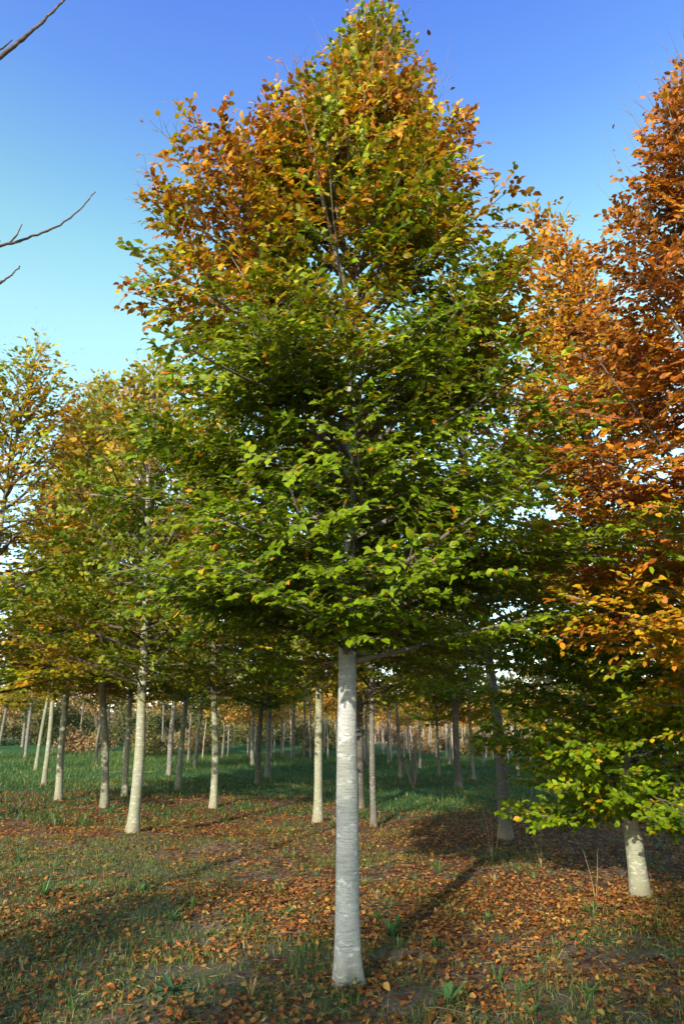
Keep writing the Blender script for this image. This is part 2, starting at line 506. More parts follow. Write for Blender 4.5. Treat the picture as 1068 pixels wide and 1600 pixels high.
# ------------------------------------------------------------------ leaves
# detailed leaf: folded along the midrib, wavy edge, drooping tip (unit length along Y)
LD_V = np.array([(0, 0, 0), (0, .33, .035), (0, .68, .02), (0, 1, -.09),
                 (-.20, .12, .03), (-.33, .40, .11), (-.22, .76, .04),
                 (.20, .12, .03), (.33, .40, .11), (.22, .76, .04)], float)
LD_T = np.array([(0, 1, 4), (1, 5, 4), (1, 2, 5), (2, 6, 5), (2, 3, 6), (0, 7, 1), (1, 7, 8), (1, 8, 2), (2, 8, 9), (2, 9, 3)])
# plain leaf for farther trees
LM_V = np.array([(0, 0, 0), (0, .45, .035), (0, 1, -.09), (-.27, .20, .07), (-.29, .62, .07), (.27, .20, .07), (.29, .62, .07)], float)
LM_T = np.array([(0, 1, 3), (1, 4, 3), (1, 2, 4), (0, 5, 1), (1, 5, 6), (1, 6, 2)])
LS_V = np.array([(0, 0, 0), (-.27, .22, .06), (-.30, .62, .06), (0, 1, -.04), (.30, .62, .06), (.27, .22, .06)], float)
LS_T = np.array([(0, 2, 1), (0, 3, 2), (0, 4, 3), (0, 5, 4)])
LQ_V = np.array([(0, 0, 0), (-.33, .5, .06), (0, 1, 0), (.33, .5, .06)], float)
LQ_T = np.array([(0, 2, 1), (0, 3, 2)])


def leaf_mesh(name, L, tv, tt, mat):
    """L: dict of arrays pos, d, nrm, size, tone, rnd, curl"""
    n = len(L['size'])
    Y_ = norm(L['d']); Xs = norm(np.cross(Y_, L['nrm'])); Zs = np.cross(Xs, Y_)
    s = L['size'][:, None, None]
    t = np.broadcast_to(tv[None], (n, *tv.shape)).copy()
    t[:, :, 2] *= L['curl'][:, None]
    t[:, :, 0] *= L['wid'][:, None]
    V = L['pos'][:, None, :] + s * (t[:, :, 0:1] * Xs[:, None] + t[:, :, 1:2] * Y_[:, None] + t[:, :, 2:3] * Zs[:, None])
    T = tt[None] + (np.arange(n) * len(tv))[:, None, None]
    col = np.stack([L['tone'], L['rnd'], np.zeros(n), np.ones(n)], 1)
    col = np.repeat(col, len(tv), 0)
    return mesh_np(name, V.reshape(-1, 3), T.reshape(-1, 3), mat, col, True)


def sub(L, idx):
    return {k: v[idx] for k, v in L.items()}


# single leaves shared between leaf objects: one mesh per tone step
leaf_steps = {}
def leaf_step(mat, tone, rnd, curl):
    key = (mat.name, int(round(tone * 11)), int(round(rnd * 2)), 1 if curl > 1.2 else 0)
    if key not in leaf_steps:
        tv = LD_V.copy(); tv[:, 2] *= (2.2 if key[3] else 0.9)
        col = np.tile(np.array([[key[1] / 11, key[2] / 2, 0, 1]]), (len(tv), 1))
        leaf_steps[key] = mesh_np('leaf', tv, LD_T, mat, col, True)
    return leaf_steps[key]


def leaf_matrix(pos, d, nrm, size, wid):
    y = d / np.linalg.norm(d); x = np.cross(y, nrm); x /= np.linalg.norm(x) + 1e-9; z = np.cross(x, y)
    m = Matrix(((x[0] * size * wid, y[0] * size, z[0] * size, pos[0]), (x[1] * size * wid, y[1] * size, z[1] * size, pos[1]),
                (x[2] * size * wid, y[2] * size, z[2] * size, pos[2]), (0, 0, 0, 1)))
    return m


# ------------------------------------------------------------------ tree generator
def rot(v, ax, a):
    ax = ax / (np.linalg.norm(ax) + 1e-9)
    return v * math.cos(a) + np.cross(ax, v) * math.sin(a) + ax * np.dot(ax, v) * (1 - math.cos(a))


SOUTH = np.array([-0.3, -0.95, 0.1])       # crowns turn their leaves to the light side


def gen_tree(seed, H, h0, prof, tone_fn, n_limbs=60, sub_sp=0.11, twig_sp=0.085, leaf_sp=0.03, leaf_len=0.075,
             r_base=0.085, r_top=0.008, lean=(0, 0), elev=(8, 40, 62), keep=1.0, sub_k=0.62, bow=0.05, tip_twigs=0, flat=1.0, t0=0.22, bare_top=0.0, low=0.5, fill=0, sunward=0.45, side_limbs=0, whip=1.0):
    """prof(h, az) -> crown radius.  Returns trunk curve, limbs, twigs and leaves in tree space."""
    rn = random.Random(seed)
    nr = np.random.default_rng(seed)
    hs = np.linspace(0, H, 60)
    ph = rn.uniform(0, 6.28)
    def axis_at(h):
        q = h / H
        return np.array([lean[0] * q ** 2.2 + bow * math.sin(q * 5 + ph) * q, lean[1] * q + bow * math.cos(q * 4.3 + ph) * q, h])
    trunk = np.array([axis_at(h) for h in hs])
    rad = r_base * (1 - hs / H) ** 0.9 + r_top
    rad = rad + r_base * 0.35 * np.exp(-hs / 0.10)
    limbs = []; twigs = []; lp = []; ld = []; ln = []; lsz = []; lt = []
    up = np.array([0, 0, 1.0])
    az = rn.uniform(0, 6.28)
    for k in range(n_limbs + fill + side_limbs):
        short = n_limbs <= k < n_limbs + fill
        sidel = k >= n_limbs + fill
        q = (k + 0.5) / n_limbs if not short else 0.42 * (k - n_limbs + 0.5) / fill
        if sidel: q = 0.40 + 0.45 * (k - n_limbs - fill) / side_limbs
        q = q ** 1.12
        ha = h0 + (H - h0) * 0.97 * q
        az += 2.399963 + rn.uniform(-0.35, 0.35)
        e = np.interp(q, [0, 0.22, 0.6, 1.0], [elev[0], elev[1], (elev[1] + elev[2]) / 2, elev[2]]) + rn.uniform(-9, 9)
        if q < 0.5 and rn.random() < low: e = rn.uniform(-8, 24)
        e = R(e)
        if sidel:
            az = (PI if k % 3 else 0) + rn.uniform(-0.8, 0.8)
            e = R(rn.uniform(28, 55))
        hd = np.array([math.cos(az), math.sin(az), 0])
        L = 0.5
        for it in range(12):
            ht = min(ha + L * math.sin(e), H)
            L = 0.5 * L + 0.5 * prof(ht, az) / max(math.cos(e), 0.25)
        L *= rn.uniform(0.82, 1.12) if not short else rn.uniform(0.3, 0.68)
        L = max(L, 0.22)
        p0 = axis_at(ha)
        m = 9
        d = hd * math.cos(e) + up * math.sin(e)
        pts = [p0]; cd = d.copy()
        wob = rn.uniform(-0.10, 0.10)
        for j in range(m):
            cd = norm(cd + up * (0.035 + (0.02 if q > .5 else -0.03)) + cross(cd, up) * wob * rn.uniform(-1, 1.4) + nr.normal(0, 0.03, 3))
            pts.append(pts[-1] + cd * L / m)
        pts = np.array(pts)
        r0 = min(0.0055 + 0.0105 * L, np.interp(ha, hs, rad) * 0.62)
        limbs.append((pts, np.linspace(r0, 0.0022, m + 1)))
        cl_limb = rn.gauss(0, 1)
        # side branches
        ns = int(L / sub_sp)
        side = 1
        for s_ in range(ns + 1):
            t = (0.08 if short else t0) + (1 - (0.08 if short else t0)) * (s_ + rn.uniform(0.1, 0.9)) / (ns + 1)
            if s_ == ns: t = 0.985
            fi = t * m; i0 = min(int(fi), m - 1)
            ps = pts[i0] + (pts[i0 + 1] - pts[i0]) * (fi - i0)
            dl = norm(pts[i0 + 1] - pts[i0])
            side = -side
            sv_ = norm(cross(dl, up))
            upn = cross(sv_, dl)
            roll = rn.gauss(0, 0.45 if q < 0.45 else 1.0)
            sdir = sv_ * side * math.cos(roll) + upn * math.sin(roll)
            ang = R(rn.uniform(35, 65))
            if s_ == ns: ang = R(8)
            sd_ = dl * math.cos(ang) + sdir * math.sin(ang)
            sl = min(sub_k * (1 - t) * L + 0.16, 0.75) * rn.uniform(0.7, 1.15)
            if q < 0.5: sd_ = norm(sd_ * np.array([1, 1, 0.55]))
            nb = 4
            sp_ = [ps]; c2 = sd_.copy()
            for j in range(nb):
                c2 = norm(c2 + up * rn.uniform(-0.08, 0.10) + nr.normal(0, 0.07, 3))
                sp_.append(sp_[-1] + c2 * sl / nb)
            sp_ = np.array(sp_)
            twigs.append((sp_, np.linspace(min(0.0045, 0.002 + 0.004 * sl), 0.0014, nb + 1)))
            clump = rn.gauss(0, 1)
            nm = norm(up * flat * (1.15 - 0.6 * q) + hd * 0.25 + SOUTH * sunward + nr.normal(0, 0.22 + 0.35 * q, 3))
            nt = max(1, int(sl / twig_sp))
            paths = [(sp_, 1.0)]
            for w in range(nt):
                tw = (w + rn.uniform(0.2, 0.9)) / nt
                fj = tw * nb; j0 = min(int(fj), nb - 1)
                pw = sp_[j0] + (sp_[j0 + 1] - sp_[j0]) * (fj - j0)
                dd = norm(sp_[j0 + 1] - sp_[j0])
                sw = norm(cross(dd, nm)) * (1 if w % 2 else -1)
                an = R(rn.uniform(35, 60))
                dw = norm(dd * math.cos(an) + sw * math.sin(an) + nr.normal(0, 0.10, 3))
                wl_ = rn.uniform(0.10, 0.26) * (1.1 - 0.4 * tw)
                wp = np.array([pw, pw + dw * wl_ * 0.5 + up * rn.uniform(-.012, .012), pw + dw * wl_])
                twigs.append((wp, np.array([0.0018, 0.0014, 0.001])))
                paths.append((wp, 1.0))
            for pth, _ in paths:
                seg = np.linalg.norm(pth[-1] - pth[0])
                nl = max(2, int(seg / leaf_sp))
                tt = (np.arange(nl) + 0.6) / nl * (len(pth) - 1)
                i1 = np.minimum(tt.astype(int), len(pth) - 2)
                pp = pth[i1] + (pth[i1 + 1] - pth[i1]) * (tt - i1)[:, None]
                dv = norm(pth[-1] - pth[0])
                sidev = norm(cross(dv, nm))
                sg = np.where(np.arange(nl) % 2 == 0, 1, -1)[:, None]
                an = nr.uniform(R(25), R(65), nl)[:, None]
                an[-1] = 0.1
                dvec = dv * np.cos(an) + sidev * sg * np.sin(an) + nr.normal(0, 0.18, (nl, 3)) - up * 0.10
                nn = nm + nr.normal(0, 0.28 + 0.22 * q, (nl, 3))
                lp.append(pp); ld.append(norm(dvec)); ln.append(norm(nn))
                lsz.append(leaf_len * nr.uniform(0.62, 1.15, nl))
                tn = tone_fn(pp, clump, cl_limb, nr)
                lt.append(tn)
    # bare whips reaching out of the top
    for k in range(tip_twigs):
        hh = H * rn.uniform(0.80, 0.99)
        a = rn.uniform(0, 6.28); rr_ = prof(hh, a) * rn.uniform(0.3, 1.0)
        p = axis_at(hh) + np.array([math.cos(a), math.sin(a), 0]) * rr_
        d = norm(np.array([math.cos(a) * 0.45, math.sin(a) * 0.45, 1.0]) + nr.normal(0, 0.12, 3))
        pts = [p]
        for j in range(5):
            d = norm(d + nr.normal(0, 0.07, 3)); pts.append(pts[-1] + d * rn.uniform(0.07, 0.12) * whip)
        pts = np.array(pts)
        twigs.append((pts, np.linspace(0.0028, 0.0009, 6)))
        for j in range(3):
            q2 = rn.randint(1, 4); dd = norm(d + nr.normal(0, 0.45, 3))
            twigs.append((np.array([pts[q2], pts[q2] + dd * 0.06, pts[q2] + dd * 0.13]), np.array([0.0016, 0.0012, 0.0008])))
            if rn.random() < 0.5:
                lp.append(pts[q2][None] + dd * 0.08); ld.append(norm(dd + nr.normal(0, .5, 3))[None]); ln.append(norm(nr.normal(0, 1, 3))[None])
                lsz.append(np.array([leaf_len * 0.8])); lt.append(tone_fn(pts[q2][None], 1.5, 1.0, nr))
    P = np.concatenate(lp); n = len(P)
    L = dict(pos=P, d=np.concatenate(ld), nrm=np.concatenate(ln), size=np.concatenate(lsz), tone=np.clip(np.concatenate(lt), 0, 1),
             rnd=nr.uniform(0, 1, n), curl=nr.uniform(0.4, 1.9, n), wid=nr.uniform(0.85, 1.15, n))
    # prune what reaches far beyond the crown's outline
    az_ = np.arctan2(P[:, 1], P[:, 0])
    hg = np.linspace(0, H, 48); ag = np.linspace(-PI, PI, 49)
    tab = np.array([[prof(h, a) for a in ag] for h in hg])
    pr_ = tab[np.clip(np.rint(P[:, 2] / H * 47), 0, 47).astype(int), np.clip(np.rint((az_ + PI) / (2 * PI) * 48), 0, 48).astype(int)]
    rr_ = np.hypot(P[:, 0] - lean[0] * P[:, 2] / H, P[:, 1] - lean[1] * P[:, 2] / H)
    ok = (rr_ < pr_ * 1.10 + 0.10) | (nr.random(n) < 0.15)
    ok &= nr.random(n) < keep * (1 - bare_top * ss(0.72, 1.0, P[:, 2] / H))
    return dict(trunk=(trunk, rad), limbs=limbs, twigs=twigs, leaves=sub(L, ok), H=H)


def trunk_mesh(name, trunk, rad, mat, n=16, rough=0.0, dense=1):
    P, r = trunk, rad
    if dense > 1:
        t = np.linspace(0, len(P) - 1, (len(P) - 1) * dense + 1)
        P = np.stack([np.interp(t, np.arange(len(P)), P[:, i]) for i in range(3)], 1); r = np.interp(t, np.arange(len(r)), r)
    V, T = tube(P, r, n)
    if rough:
        m = len(P); c = np.repeat(P, n, 0)
        d = V - c
        a = np.tile(np.arange(n) * 2 * PI / n, m)
        z = c[:, 2]
        w = 1 + rough * (fbm(np.cos(a) * 1.3 + 7, z * 2.2 + np.sin(a) * 1.3, 71, 3) - 0.5) * 2 + rough * 0.35 * (fbm(np.cos(a) * 2 + 3 + np.sin(a), z * 26, 75, 2) - 0.5) * 2
        foot = np.exp(-np.maximum(z, 0) / 0.11)
        w = w + foot * 0.22 * np.cos(a * 4 + 1.0) + foot * 0.16 * np.cos(a * 3 - 0.5) + foot * 0.10
        V = c + d * w[:, None]
    V[:, 2] -= 0.0
    return mesh_np(name, V, T, mat, None, True)


def dtrunk(P):          # let the trunk run a little into the soil
    P = P.copy(); P[0, 2] = -0.12; return P


def build_tree(name, T, loc, label, group, mats, leaf_t, n_parts=0, cam_local=None, cat='tree', rz=0, trunk_n=16, rough=0.0, dense=1, limb_min=0.0, twig_n=3, twig_every=1):
    root = empty(name, loc, label, cat, group, rz)
    mt, mb, mw, ml = mats
    P, r = T['trunk']
    link('trunk', trunk_mesh('trunk', dtrunk(P), r, mt, trunk_n, rough, dense), root)
    for pts, rr in T['limbs']:
        V, Tt = tube(pts, rr, 7)
        link('branch', mesh_np('branch', V, Tt, mb), root)
    tw = link('twigs', tubes(T['twigs'][::twig_every], twig_n, 'twigs', mw), root); tw['kind'] = 'stuff'
    L = T['leaves']
    idx = np.arange(len(L['size']))
    if n_parts:
        # the leaves that show largest: near the camera and turned towards it, inside the picture
        v = cam_local - L['pos']; dist = np.linalg.norm(v, axis=1)
        face = np.abs(np.sum(norm(v) * L['nrm'], 1))
        rel = -v
        dep = rel[:, 1] * cp + rel[:, 2] * sp; upc = -rel[:, 1] * sp + rel[:, 2] * cp
        inside = (np.abs(rel[:, 0] / dep) < 0.49) & (np.abs(upc / dep) < 0.74)
        sc = L['size'] / dist * (0.35 + face) * inside
        # only leaves on the side of the crown that faces the camera
        pick = np.argsort(-sc)[:n_parts]
        for i_ in pick:
            me = leaf_step(ml, L['tone'][i_], L['rnd'][i_], L['curl'][i_])
            o = link('leaf', me, root)
            o.matrix_local = leaf_matrix(L['pos'][i_], L['d'][i_], L['nrm'][i_], L['size'][i_], L['wid'][i_])
        mask = np.ones(len(idx), bool); mask[pick] = False; idx = idx[mask]
    fo = link('foliage', leaf_mesh('foliage', sub(L, idx), *leaf_t, ml), root)
    fo['kind'] = 'stuff'
    return root


def copy_tree(src, loc, label, group, rz=0, scale=(1, 1, 1), color=(1, 1, 1, 1), trunk_mat=None, rot_xy=(0, 0), name=None):
    r = src.copy(); C.objects.link(r)
    if name: r.name = name
    r.location = loc; r.rotation_euler = (rot_xy[0], rot_xy[1], rz); r.scale = scale
    r['label'] = label
    if group: r['group'] = group
    for ch in src.children:
        c = ch.copy(); C.objects.link(c); c.parent = r
        c.color = color
    return r


def at_ground(u, v):
    x, y = ground(u, v)
    return (x, y, float(hz(x, y)))


# ------------------------------------------------------------------ main beech
MX, MY = 0.035, 5.25
def interp_prof(tab):
    hs_ = [t[0] for t in tab]
    cols = list(zip(*[t[1:] for t in tab]))         # right, back, left, front
    def f(h, az):
        r_, b_, l_, f_ = [np.interp(h, hs_, c) for c in cols]
        cx, cy = math.cos(az), math.sin(az)
        a = (r_ if cx > 0 else l_); b = (b_ if cy > 0 else f_)
        return math.sqrt((a * cx) ** 2 + (b * cy) ** 2) * (1 + 0.05 * math.sin(3 * az + h * 2.1) + 0.05 * math.sin(5 * az - h * 3.3))
    return f


main_prof = interp_prof([(1.9, 0.8, 0.7, 0.7, 1.0), (2.15, 1.8, 1.3, 1.3, 1.45), (2.6, 2.45, 1.6, 1.9, 1.55), (3.2, 2.3, 1.8, 2.05, 1.5), (4.0, 1.95, 1.8, 2.15, 1.4),
                         (4.7, 1.85, 1.7, 2.4, 1.3), (5.3, 1.8, 1.5, 2.15, 1.15), (5.9, 1.5, 1.4, 1.95, 1.0), (6.5, 1.2, 1.2, 1.75, 0.9), (6.9, 1.1, 1.0, 1.6, 0.75), (7.25, 1.0, 0.9, 1.25, 0.6), (7.6, 0.8, 0.8, 0.75, 0.45),
                         (8.05, 0.64, 0.6, 0.48, 0.35), (8.5, 0.5, 0.4, 0.42, 0.3), (9.0, 0.2, 0.2, 0.12, 0.2)])


def main_tone(p, clump, cl, nr):
    h = p[:, 2]; r = np.hypot(p[:, 0], p[:, 1])
    patch = (fbm(p[:, 0] * 1.1 + 9, h * 1.3 + p[:, 1] * 0.6, 33, 3) - 0.5) * 2
    base = np.interp(h, [2.0, 3.6, 4.6, 5.6, 6.6, 7.6, 9.0], [0.14, 0.19, 0.28, 0.42, 0.53, 0.58, 0.48])
    out = 0.20 * ss(0.7, 1.6, r) * ss(4.0, 5.4, h) * (np.abs(p[:, 0]) > 0.4)
    w = ss(3.6, 5.4, h)
    t = base + out + 0.35 * patch * (0.15 + 0.85 * w) + 0.10 * clump * (0.3 + w) + 0.06 * cl * w + nr.normal(0, 0.055 + 0.06 * w, len(h))
    odd = nr.random(len(h)) < 0.035
    return np.where(odd, nr.uniform(0.4, 0.75, len(h)), t)


TM = gen_tree(11, 9.0, 2.08, main_prof, main_tone, n_limbs=135, r_base=0.088, leaf_len=0.072, sub_sp=0.115, elev=(8, 40, 57), side_limbs=34, whip=1.3, low=0.62, fill=34, tip_twigs=46, lean=(0.30, 0.25), bow=0.04)
# slightly crooked stem, as in the photograph
P, r = TM['trunk']
r[:] = np.interp(P[:, 2], [0, 0.08, 0.25, 0.6, 1.2, 2.1, 4, 6, 9], [0.098, 0.091, 0.084, 0.081, 0.076, 0.068, 0.043, 0.024, 0.004])
mroot = build_tree('beech_tree', TM, (MX, MY, float(hz(MX, MY))), 'large green and orange beech in the middle with smooth white-grey trunk', None,
                   (M_bark_main, M_limb, M_twig, M_leaf), (LM_V, LM_T), n_parts=300, cam_local=np.array([-MX, -MY, CAM_H - float(hz(MX, MY))]), trunk_n=40, rough=0.05, dense=6)

# ------------------------------------------------------------------ orange beech, its stem just outside the right edge
OX, OY = 3.55, 5.35
or_prof = interp_prof([(0.9, 0.8, 0.8, 0.8, 0.7), (1.5, 1.3, 1.5, 1.4, 1.2), (2.4, 1.5, 1.8, 1.9, 1.4), (3.2, 1.5, 1.8, 2.3, 1.5), (4.2, 1.5, 1.6, 2.25, 1.4),
                       (5.2, 1.3, 1.4, 1.85, 1.2), (6.2, 1.0, 1.2, 1.35, 1.0), (7.0, 0.8, 0.9, 0.95, 0.7), (7.6, 0.45, 0.4, 0.45, 0.3), (8.2, 0.12, 0.1, 0.12, 0.1)])


def or_tone(p, clump, cl, nr):
    h = p[:, 2]
    base = np.interp(h, [0.9, 1.6, 2.1, 2.6, 3.6, 5.0, 7.5], [0.2, 0.3, 0.50, 0.62, 0.69, 0.75, 0.82])
    return base + 0.09 * clump + 0.25 * (fbm(p[:, 0] * 1.3, h * 1.3, 35, 3) - 0.5) + 0.03 * cl + nr.normal(0, 0.07, len(h))


TO = gen_tree(23, 8.2, 1.7, or_prof, or_tone, n_limbs=100, r_base=0.08, leaf_len=0.070, tip_twigs=55, whip=1.3, elev=(15, 38, 62), low=0.4, bare_top=0.35, lean=(0.1, 0.1))
build_tree('beech_tree', TO, (OX, OY, float(hz(OX, OY))), 'orange-brown beech crown leaning in from the right edge, its trunk out of view', None,
           (M_bark_pale, M_limb, M_twig, M_leaf), (LS_V, LS_T), n_parts=300, cam_local=np.array([-OX, -OY, CAM_H - float(hz(OX, OY))]), dense=2, twig_every=2)

# ------------------------------------------------------------------ beech behind it with low green sprays (trunk right of the middle)
gx_, gy_, gz_ = at_ground(1000, 1402)
gr_prof = interp_prof([(0.3, 1.0, 0.8, 1.0, 1.0), (0.9, 1.8, 1.3, 1.45, 1.5), (1.6, 1.9, 1.6, 1.45, 1.5), (2.6, 1.9, 1.7, 1.7, 1.5), (4, 1.6, 1.5, 1.5, 1.2), (6, 1.0, 1.0, 1.1, 1.0), (7.6, .3, .3, .4, .3)])
def gr_tone(p, clump, cl, nr):
    h = p[:, 2]
    base = np.interp(h, [0.8, 2.4, 3.4, 5, 7.5], [0.12, 0.20, 0.38, 0.56, 0.66])
    t = base + 0.05 * clump + nr.normal(0, 0.06, len(h))
    return np.where(nr.random(len(h)) < 0.07, nr.uniform(0.42, 0.6, len(h)), t)
TG = gen_tree(37, 7.8, 0.68, gr_prof, gr_tone, n_limbs=95, r_base=0.085, leaf_len=0.080, elev=(-4, 24, 60), tip_twigs=6, low=0.75, sub_sp=0.13, fill=44)
build_tree('beech_tree', TG, (gx_, gy_, gz_), 'low-branched beech with short pale trunk standing in leaf litter at right', None,
           (M_bark_pale, M_limb_dark, M_twig, M_leaf), (LS_V, LS_T), dense=2, twig_every=2)

# ------------------------------------------------------------------ middle-distance trees: three kinds, copied
def mid_prof(s, wmax, H, h0):
    def f(h, az):
        q = (h - h0) / (H - h0)
        r_ = wmax * np.interp(q, [-.05, 0.06, 0.25, 0.5, 0.75, 0.92, 1], [0.3, 0.8, 1.0, 0.88, 0.6, 0.28, 0.05])
        return float(r_) * (1 + 0.14 * math.sin(3 * az + s + h * 1.3) + 0.1 * math.sin(5 * az - h * 2.2 + s))
    return f


def mid_tone(lo, hi):
    def f(p, clump, cl, nr):
        h = p[:, 2]
        patch = fbm(p[:, 0] * 0.9 + lo * 50, h * 0.9 + p[:, 1] * .5, 36, 3) - 0.5
        base = 0.5 * patch + np.interp(h, [2, 4, 7, 11], [lo - 0.06, lo + 0.02, (lo + hi) / 2 + 0.08, hi])
        return base + 0.09 * clump + 0.07 * cl + nr.normal(0, 0.07, len(h))
    return f


protos = []
PARK = []
for k, (sd_, H_, w_, lo, hi, nl, kp) in enumerate([(51, 11.0, 2.3, 0.33, 0.47, 90, 0.56), (52, 9.8, 2.2, 0.32, 0.48, 84, 0.62), (53, 9.0, 2.2, 0.26, 0.42, 84, 0.68)]):
    T_ = gen_tree(sd_, H_, 2.35, mid_prof(sd_, w_, H_, 2.3), mid_tone(lo, hi), n_limbs=nl, sub_sp=0.17, twig_sp=0.12, leaf_sp=0.042, leaf_len=0.105, low=0.6, fill=22,
                  r_base=0.085, elev=(8, 40, 66), keep=kp, tip_twigs=34, whip=2.0, bow=0.10, bare_top=0.4, sunward=0.8)
    protos.append(T_)

T_ = gen_tree(54, 10.5, 2.2, mid_prof(7, 2.3, 10.5, 2.1), lambda p, clump, cl, nr: np.interp(p[:, 2], [2.2, 3.0, 3.8, 4.6, 11], [0.56, 0.52, 0.40, 0.30, 0.44]) + 0.10 * clump + nr.normal(0, .06, len(p)),
              n_limbs=90, sub_sp=0.17, twig_sp=0.12, leaf_sp=0.042, leaf_len=0.105, low=0.6, fill=22, r_base=0.085, elev=(0, 40, 66), keep=0.72, tip_twigs=30, whip=1.6, bow=0.10, bare_top=0.4, sunward=0.8)
protos.append(T_)

# (pixel of the foot, kind, height scale, width scale, tone shift (negative greener, positive browner), bark tone for lit or shaded stem, stem radius, label)
ROWS = 'beeches standing in rows behind the middle tree'
MID = [
    (-62, 1285, 0, 0.92, 1.35, -0.06, 'p', 0.085, 'thinly leaved beech at the left edge, its trunk cut by the frame'),
    (207, 1300, 2, 0.92, 1.0, 0.0, 'p', 0.088, 'slanting pale beech with the brightest trunk left of the middle tree'),
    (163, 1262, 1, 1.05, 0.95, 0.02, 'p', 0.082, 'pale beech just left of and behind the brightest slanting trunk'),
    (195, 1243, 1, 0.95, 0.9, 0.0, 'p', 0.072, 'thin beech with dark upper stem seen between the two brightest left trunks'),
    (92, 1250, 3, 1.08, 1.0, 0.0, 'p', 0.082, 'slender pale beech under the yellow-orange spray at far left'),
    (68, 1227, 1, 1.25, 1.0, 0.03, 'p', 0.075, 'thin yellowish beech trunk left of the one under the orange spray'),
    (56, 1204, 2, 1.3, 1.0, 0.03, 'p', 0.07, 'thin mossy beech at far left rising from a leaf strip in the grass'),
    (40, 1184, 0, 1.0, 0.8, 0.1, 'g', 0.08, 'shaded beech at far left with sunlit foot in the grass'),
    (35, 1168, 1, 0.9, 0.8, 0.1, 'g', 0.09, 'shaded beech before the dark hedge at far left'),
    (-2, 1170, 1, 1.0, 0.8, 0.1, 'g', 0.09, 'grey trunk leaning right at the very left edge of the grass'),
    (150, 1196, 2, 1.0, 0.8, 0.1, 'g', 0.075, 'short-stemmed beech below the orange spray tip'),
    (265, 1211, 2, 1.1, 0.9, 0.0, 'g', 0.095, 'straight dark grey beech right of the brightest left trunk'),
    (278, 1235, 1, 1.0, 0.9, -0.03, 'p', 0.08, 'beech with sunlit lower stem beside the straight dark grey one'),
    (304, 1199, 2, 0.95, 0.8, 0.05, 'g', 0.075, 'dark stem leaning right in the shaded grass left of the tree with a long shadow'),
    (333, 1263, 1, 1.0, 1.05, -0.06, 'p', 0.078, 'beech with half-lit trunk and long shadow midway between left group and middle tree'),
    (402, 1226, 2, 0.95, 0.9, 0.0, 'd', 0.08, 'dark leaning trunk in front of the grey one left of the middle tree'),
    (418, 1216, 1, 0.95, 0.9, 0.0, 'g', 0.095, 'grey trunk beside the dark leaning one, left of the middle tree'),
    (394, 1196, 0, 0.9, 0.8, 0.1, 'g', 0.08, 'thin dark-flecked trunk at the back of the grass left of the middle tree'),
    (497, 1284, 2, 1.0, 1.0, -0.02, 'm', 0.080, 'mossy curved beech trunk next to the middle tree on its left'),
    (563, 1262, 1, 0.9, 0.95, 0.0, 'd', 0.085, 'dark trunk half hidden behind the right side of the middle trunk'),
    (584, 1292, 2, 0.9, 0.9, 0.02, 'g', 0.055, 'very thin dark beech stem right of the middle tree'),
    (717, 1232, 2, 1.0, 1.0, -0.02, 'd', 0.10, 'dark curved trunk in the shade right of the bare shrub'),
    (787, 1310, 2, 1.1, 1.15, 0.0, 'd', 0.088, 'thick dark shaded beech trunk between the middle tree and the low-branched one'),
    (928, 1222, 2, 0.9, 1.0, 0.0, 'g', 0.11, 'dark trunk behind the low green sprays at right'),
    (1052, 1240, 1, 0.9, 1.0, 0.0, 'g', 0.09, 'dark trunk near the right edge behind the pale short one'),
    (740, 1219, 1, 0.75, 0.7, 0.1, 'g', 0.06, 'thin grey-blue stem just right of the dark curved trunk'),
    (686, 1214, 2, 0.7, 0.7, 0.1, 'g', 0.05, 'thin grey-blue stem between the bare shrub and the dark curved trunk'),
]
TILT = {207: (0.0, 0.03), 163: (0.0, 0.11), 195: (0, .03), 92: (0, 0.05), 68: (0, .05), 56: (0, .06), 40: (0, .03), -2: (0, .05), 333: (0, .04), 787: (0, .05), 584: (0, .02), 304: (0, 0.08), 402: (0, 0.05), 717: (0.0, -0.05), 497: (0, 0.055)}
base_roots = {}
for u, v, k, hs_, ws_, shift, bk, rad_, label in MID:
    x, y, z = at_ground(u, v)
    T_ = protos[k]
    key = k
    col = (1 + min(shift, 0), 1 - max(shift, 0), 1, 1)
    if key not in base_roots:
        root = build_tree('beech_tree', T_, (x, y, z), label, ROWS, (M_bark_pale, M_limb_dark, M_twig, M_leaf), (LS_V, LS_T), twig_every=2)
        base_roots[key] = root
    else:
        root = copy_tree(base_roots[key], (x, y, z), label, ROWS)
    # own trunk for every tree: its thickness and bend differ, shaded stems get a darker bark tone
    for ch in list(root.children):
        if ch.name.startswith('trunk'):
            P, r = T_['trunk']
            rr = rad_ * ((1 - P[:, 2] / T_['H']) ** 0.8) / ws_ + 0.004 + rad_ * 0.30 * np.exp(-P[:, 2] / 0.14)
            Pc = P.copy(); b = random.Random(u * 7 + v)
            w = np.exp(-((P[:, 2] - 1.1) / 0.9) ** 2)
            Pc[:, 0] += b.uniform(-.05, .05) * w; Pc[:, 1] += b.uniform(-.05, .05) * w
            ch.data = trunk_mesh('trunk', dtrunk(Pc), rr, {'p': M_bark_pale, 'g': M_bark_grey, 'd': M_bark_shaded, 'm': M_bark_pale}[bk], 12, 0.05, 1)
        ch.color = col
    root.scale = (ws_, ws_, hs_)
    bb = random.Random(u * 3 + 1)
    root.rotation_euler = (*TILT.get(u, (bb.uniform(-.025, .025), bb.uniform(-.035, .035))), random.Random(u).uniform(0, 6.28) if k != 9 else 0)
    root['group'] = ROWS

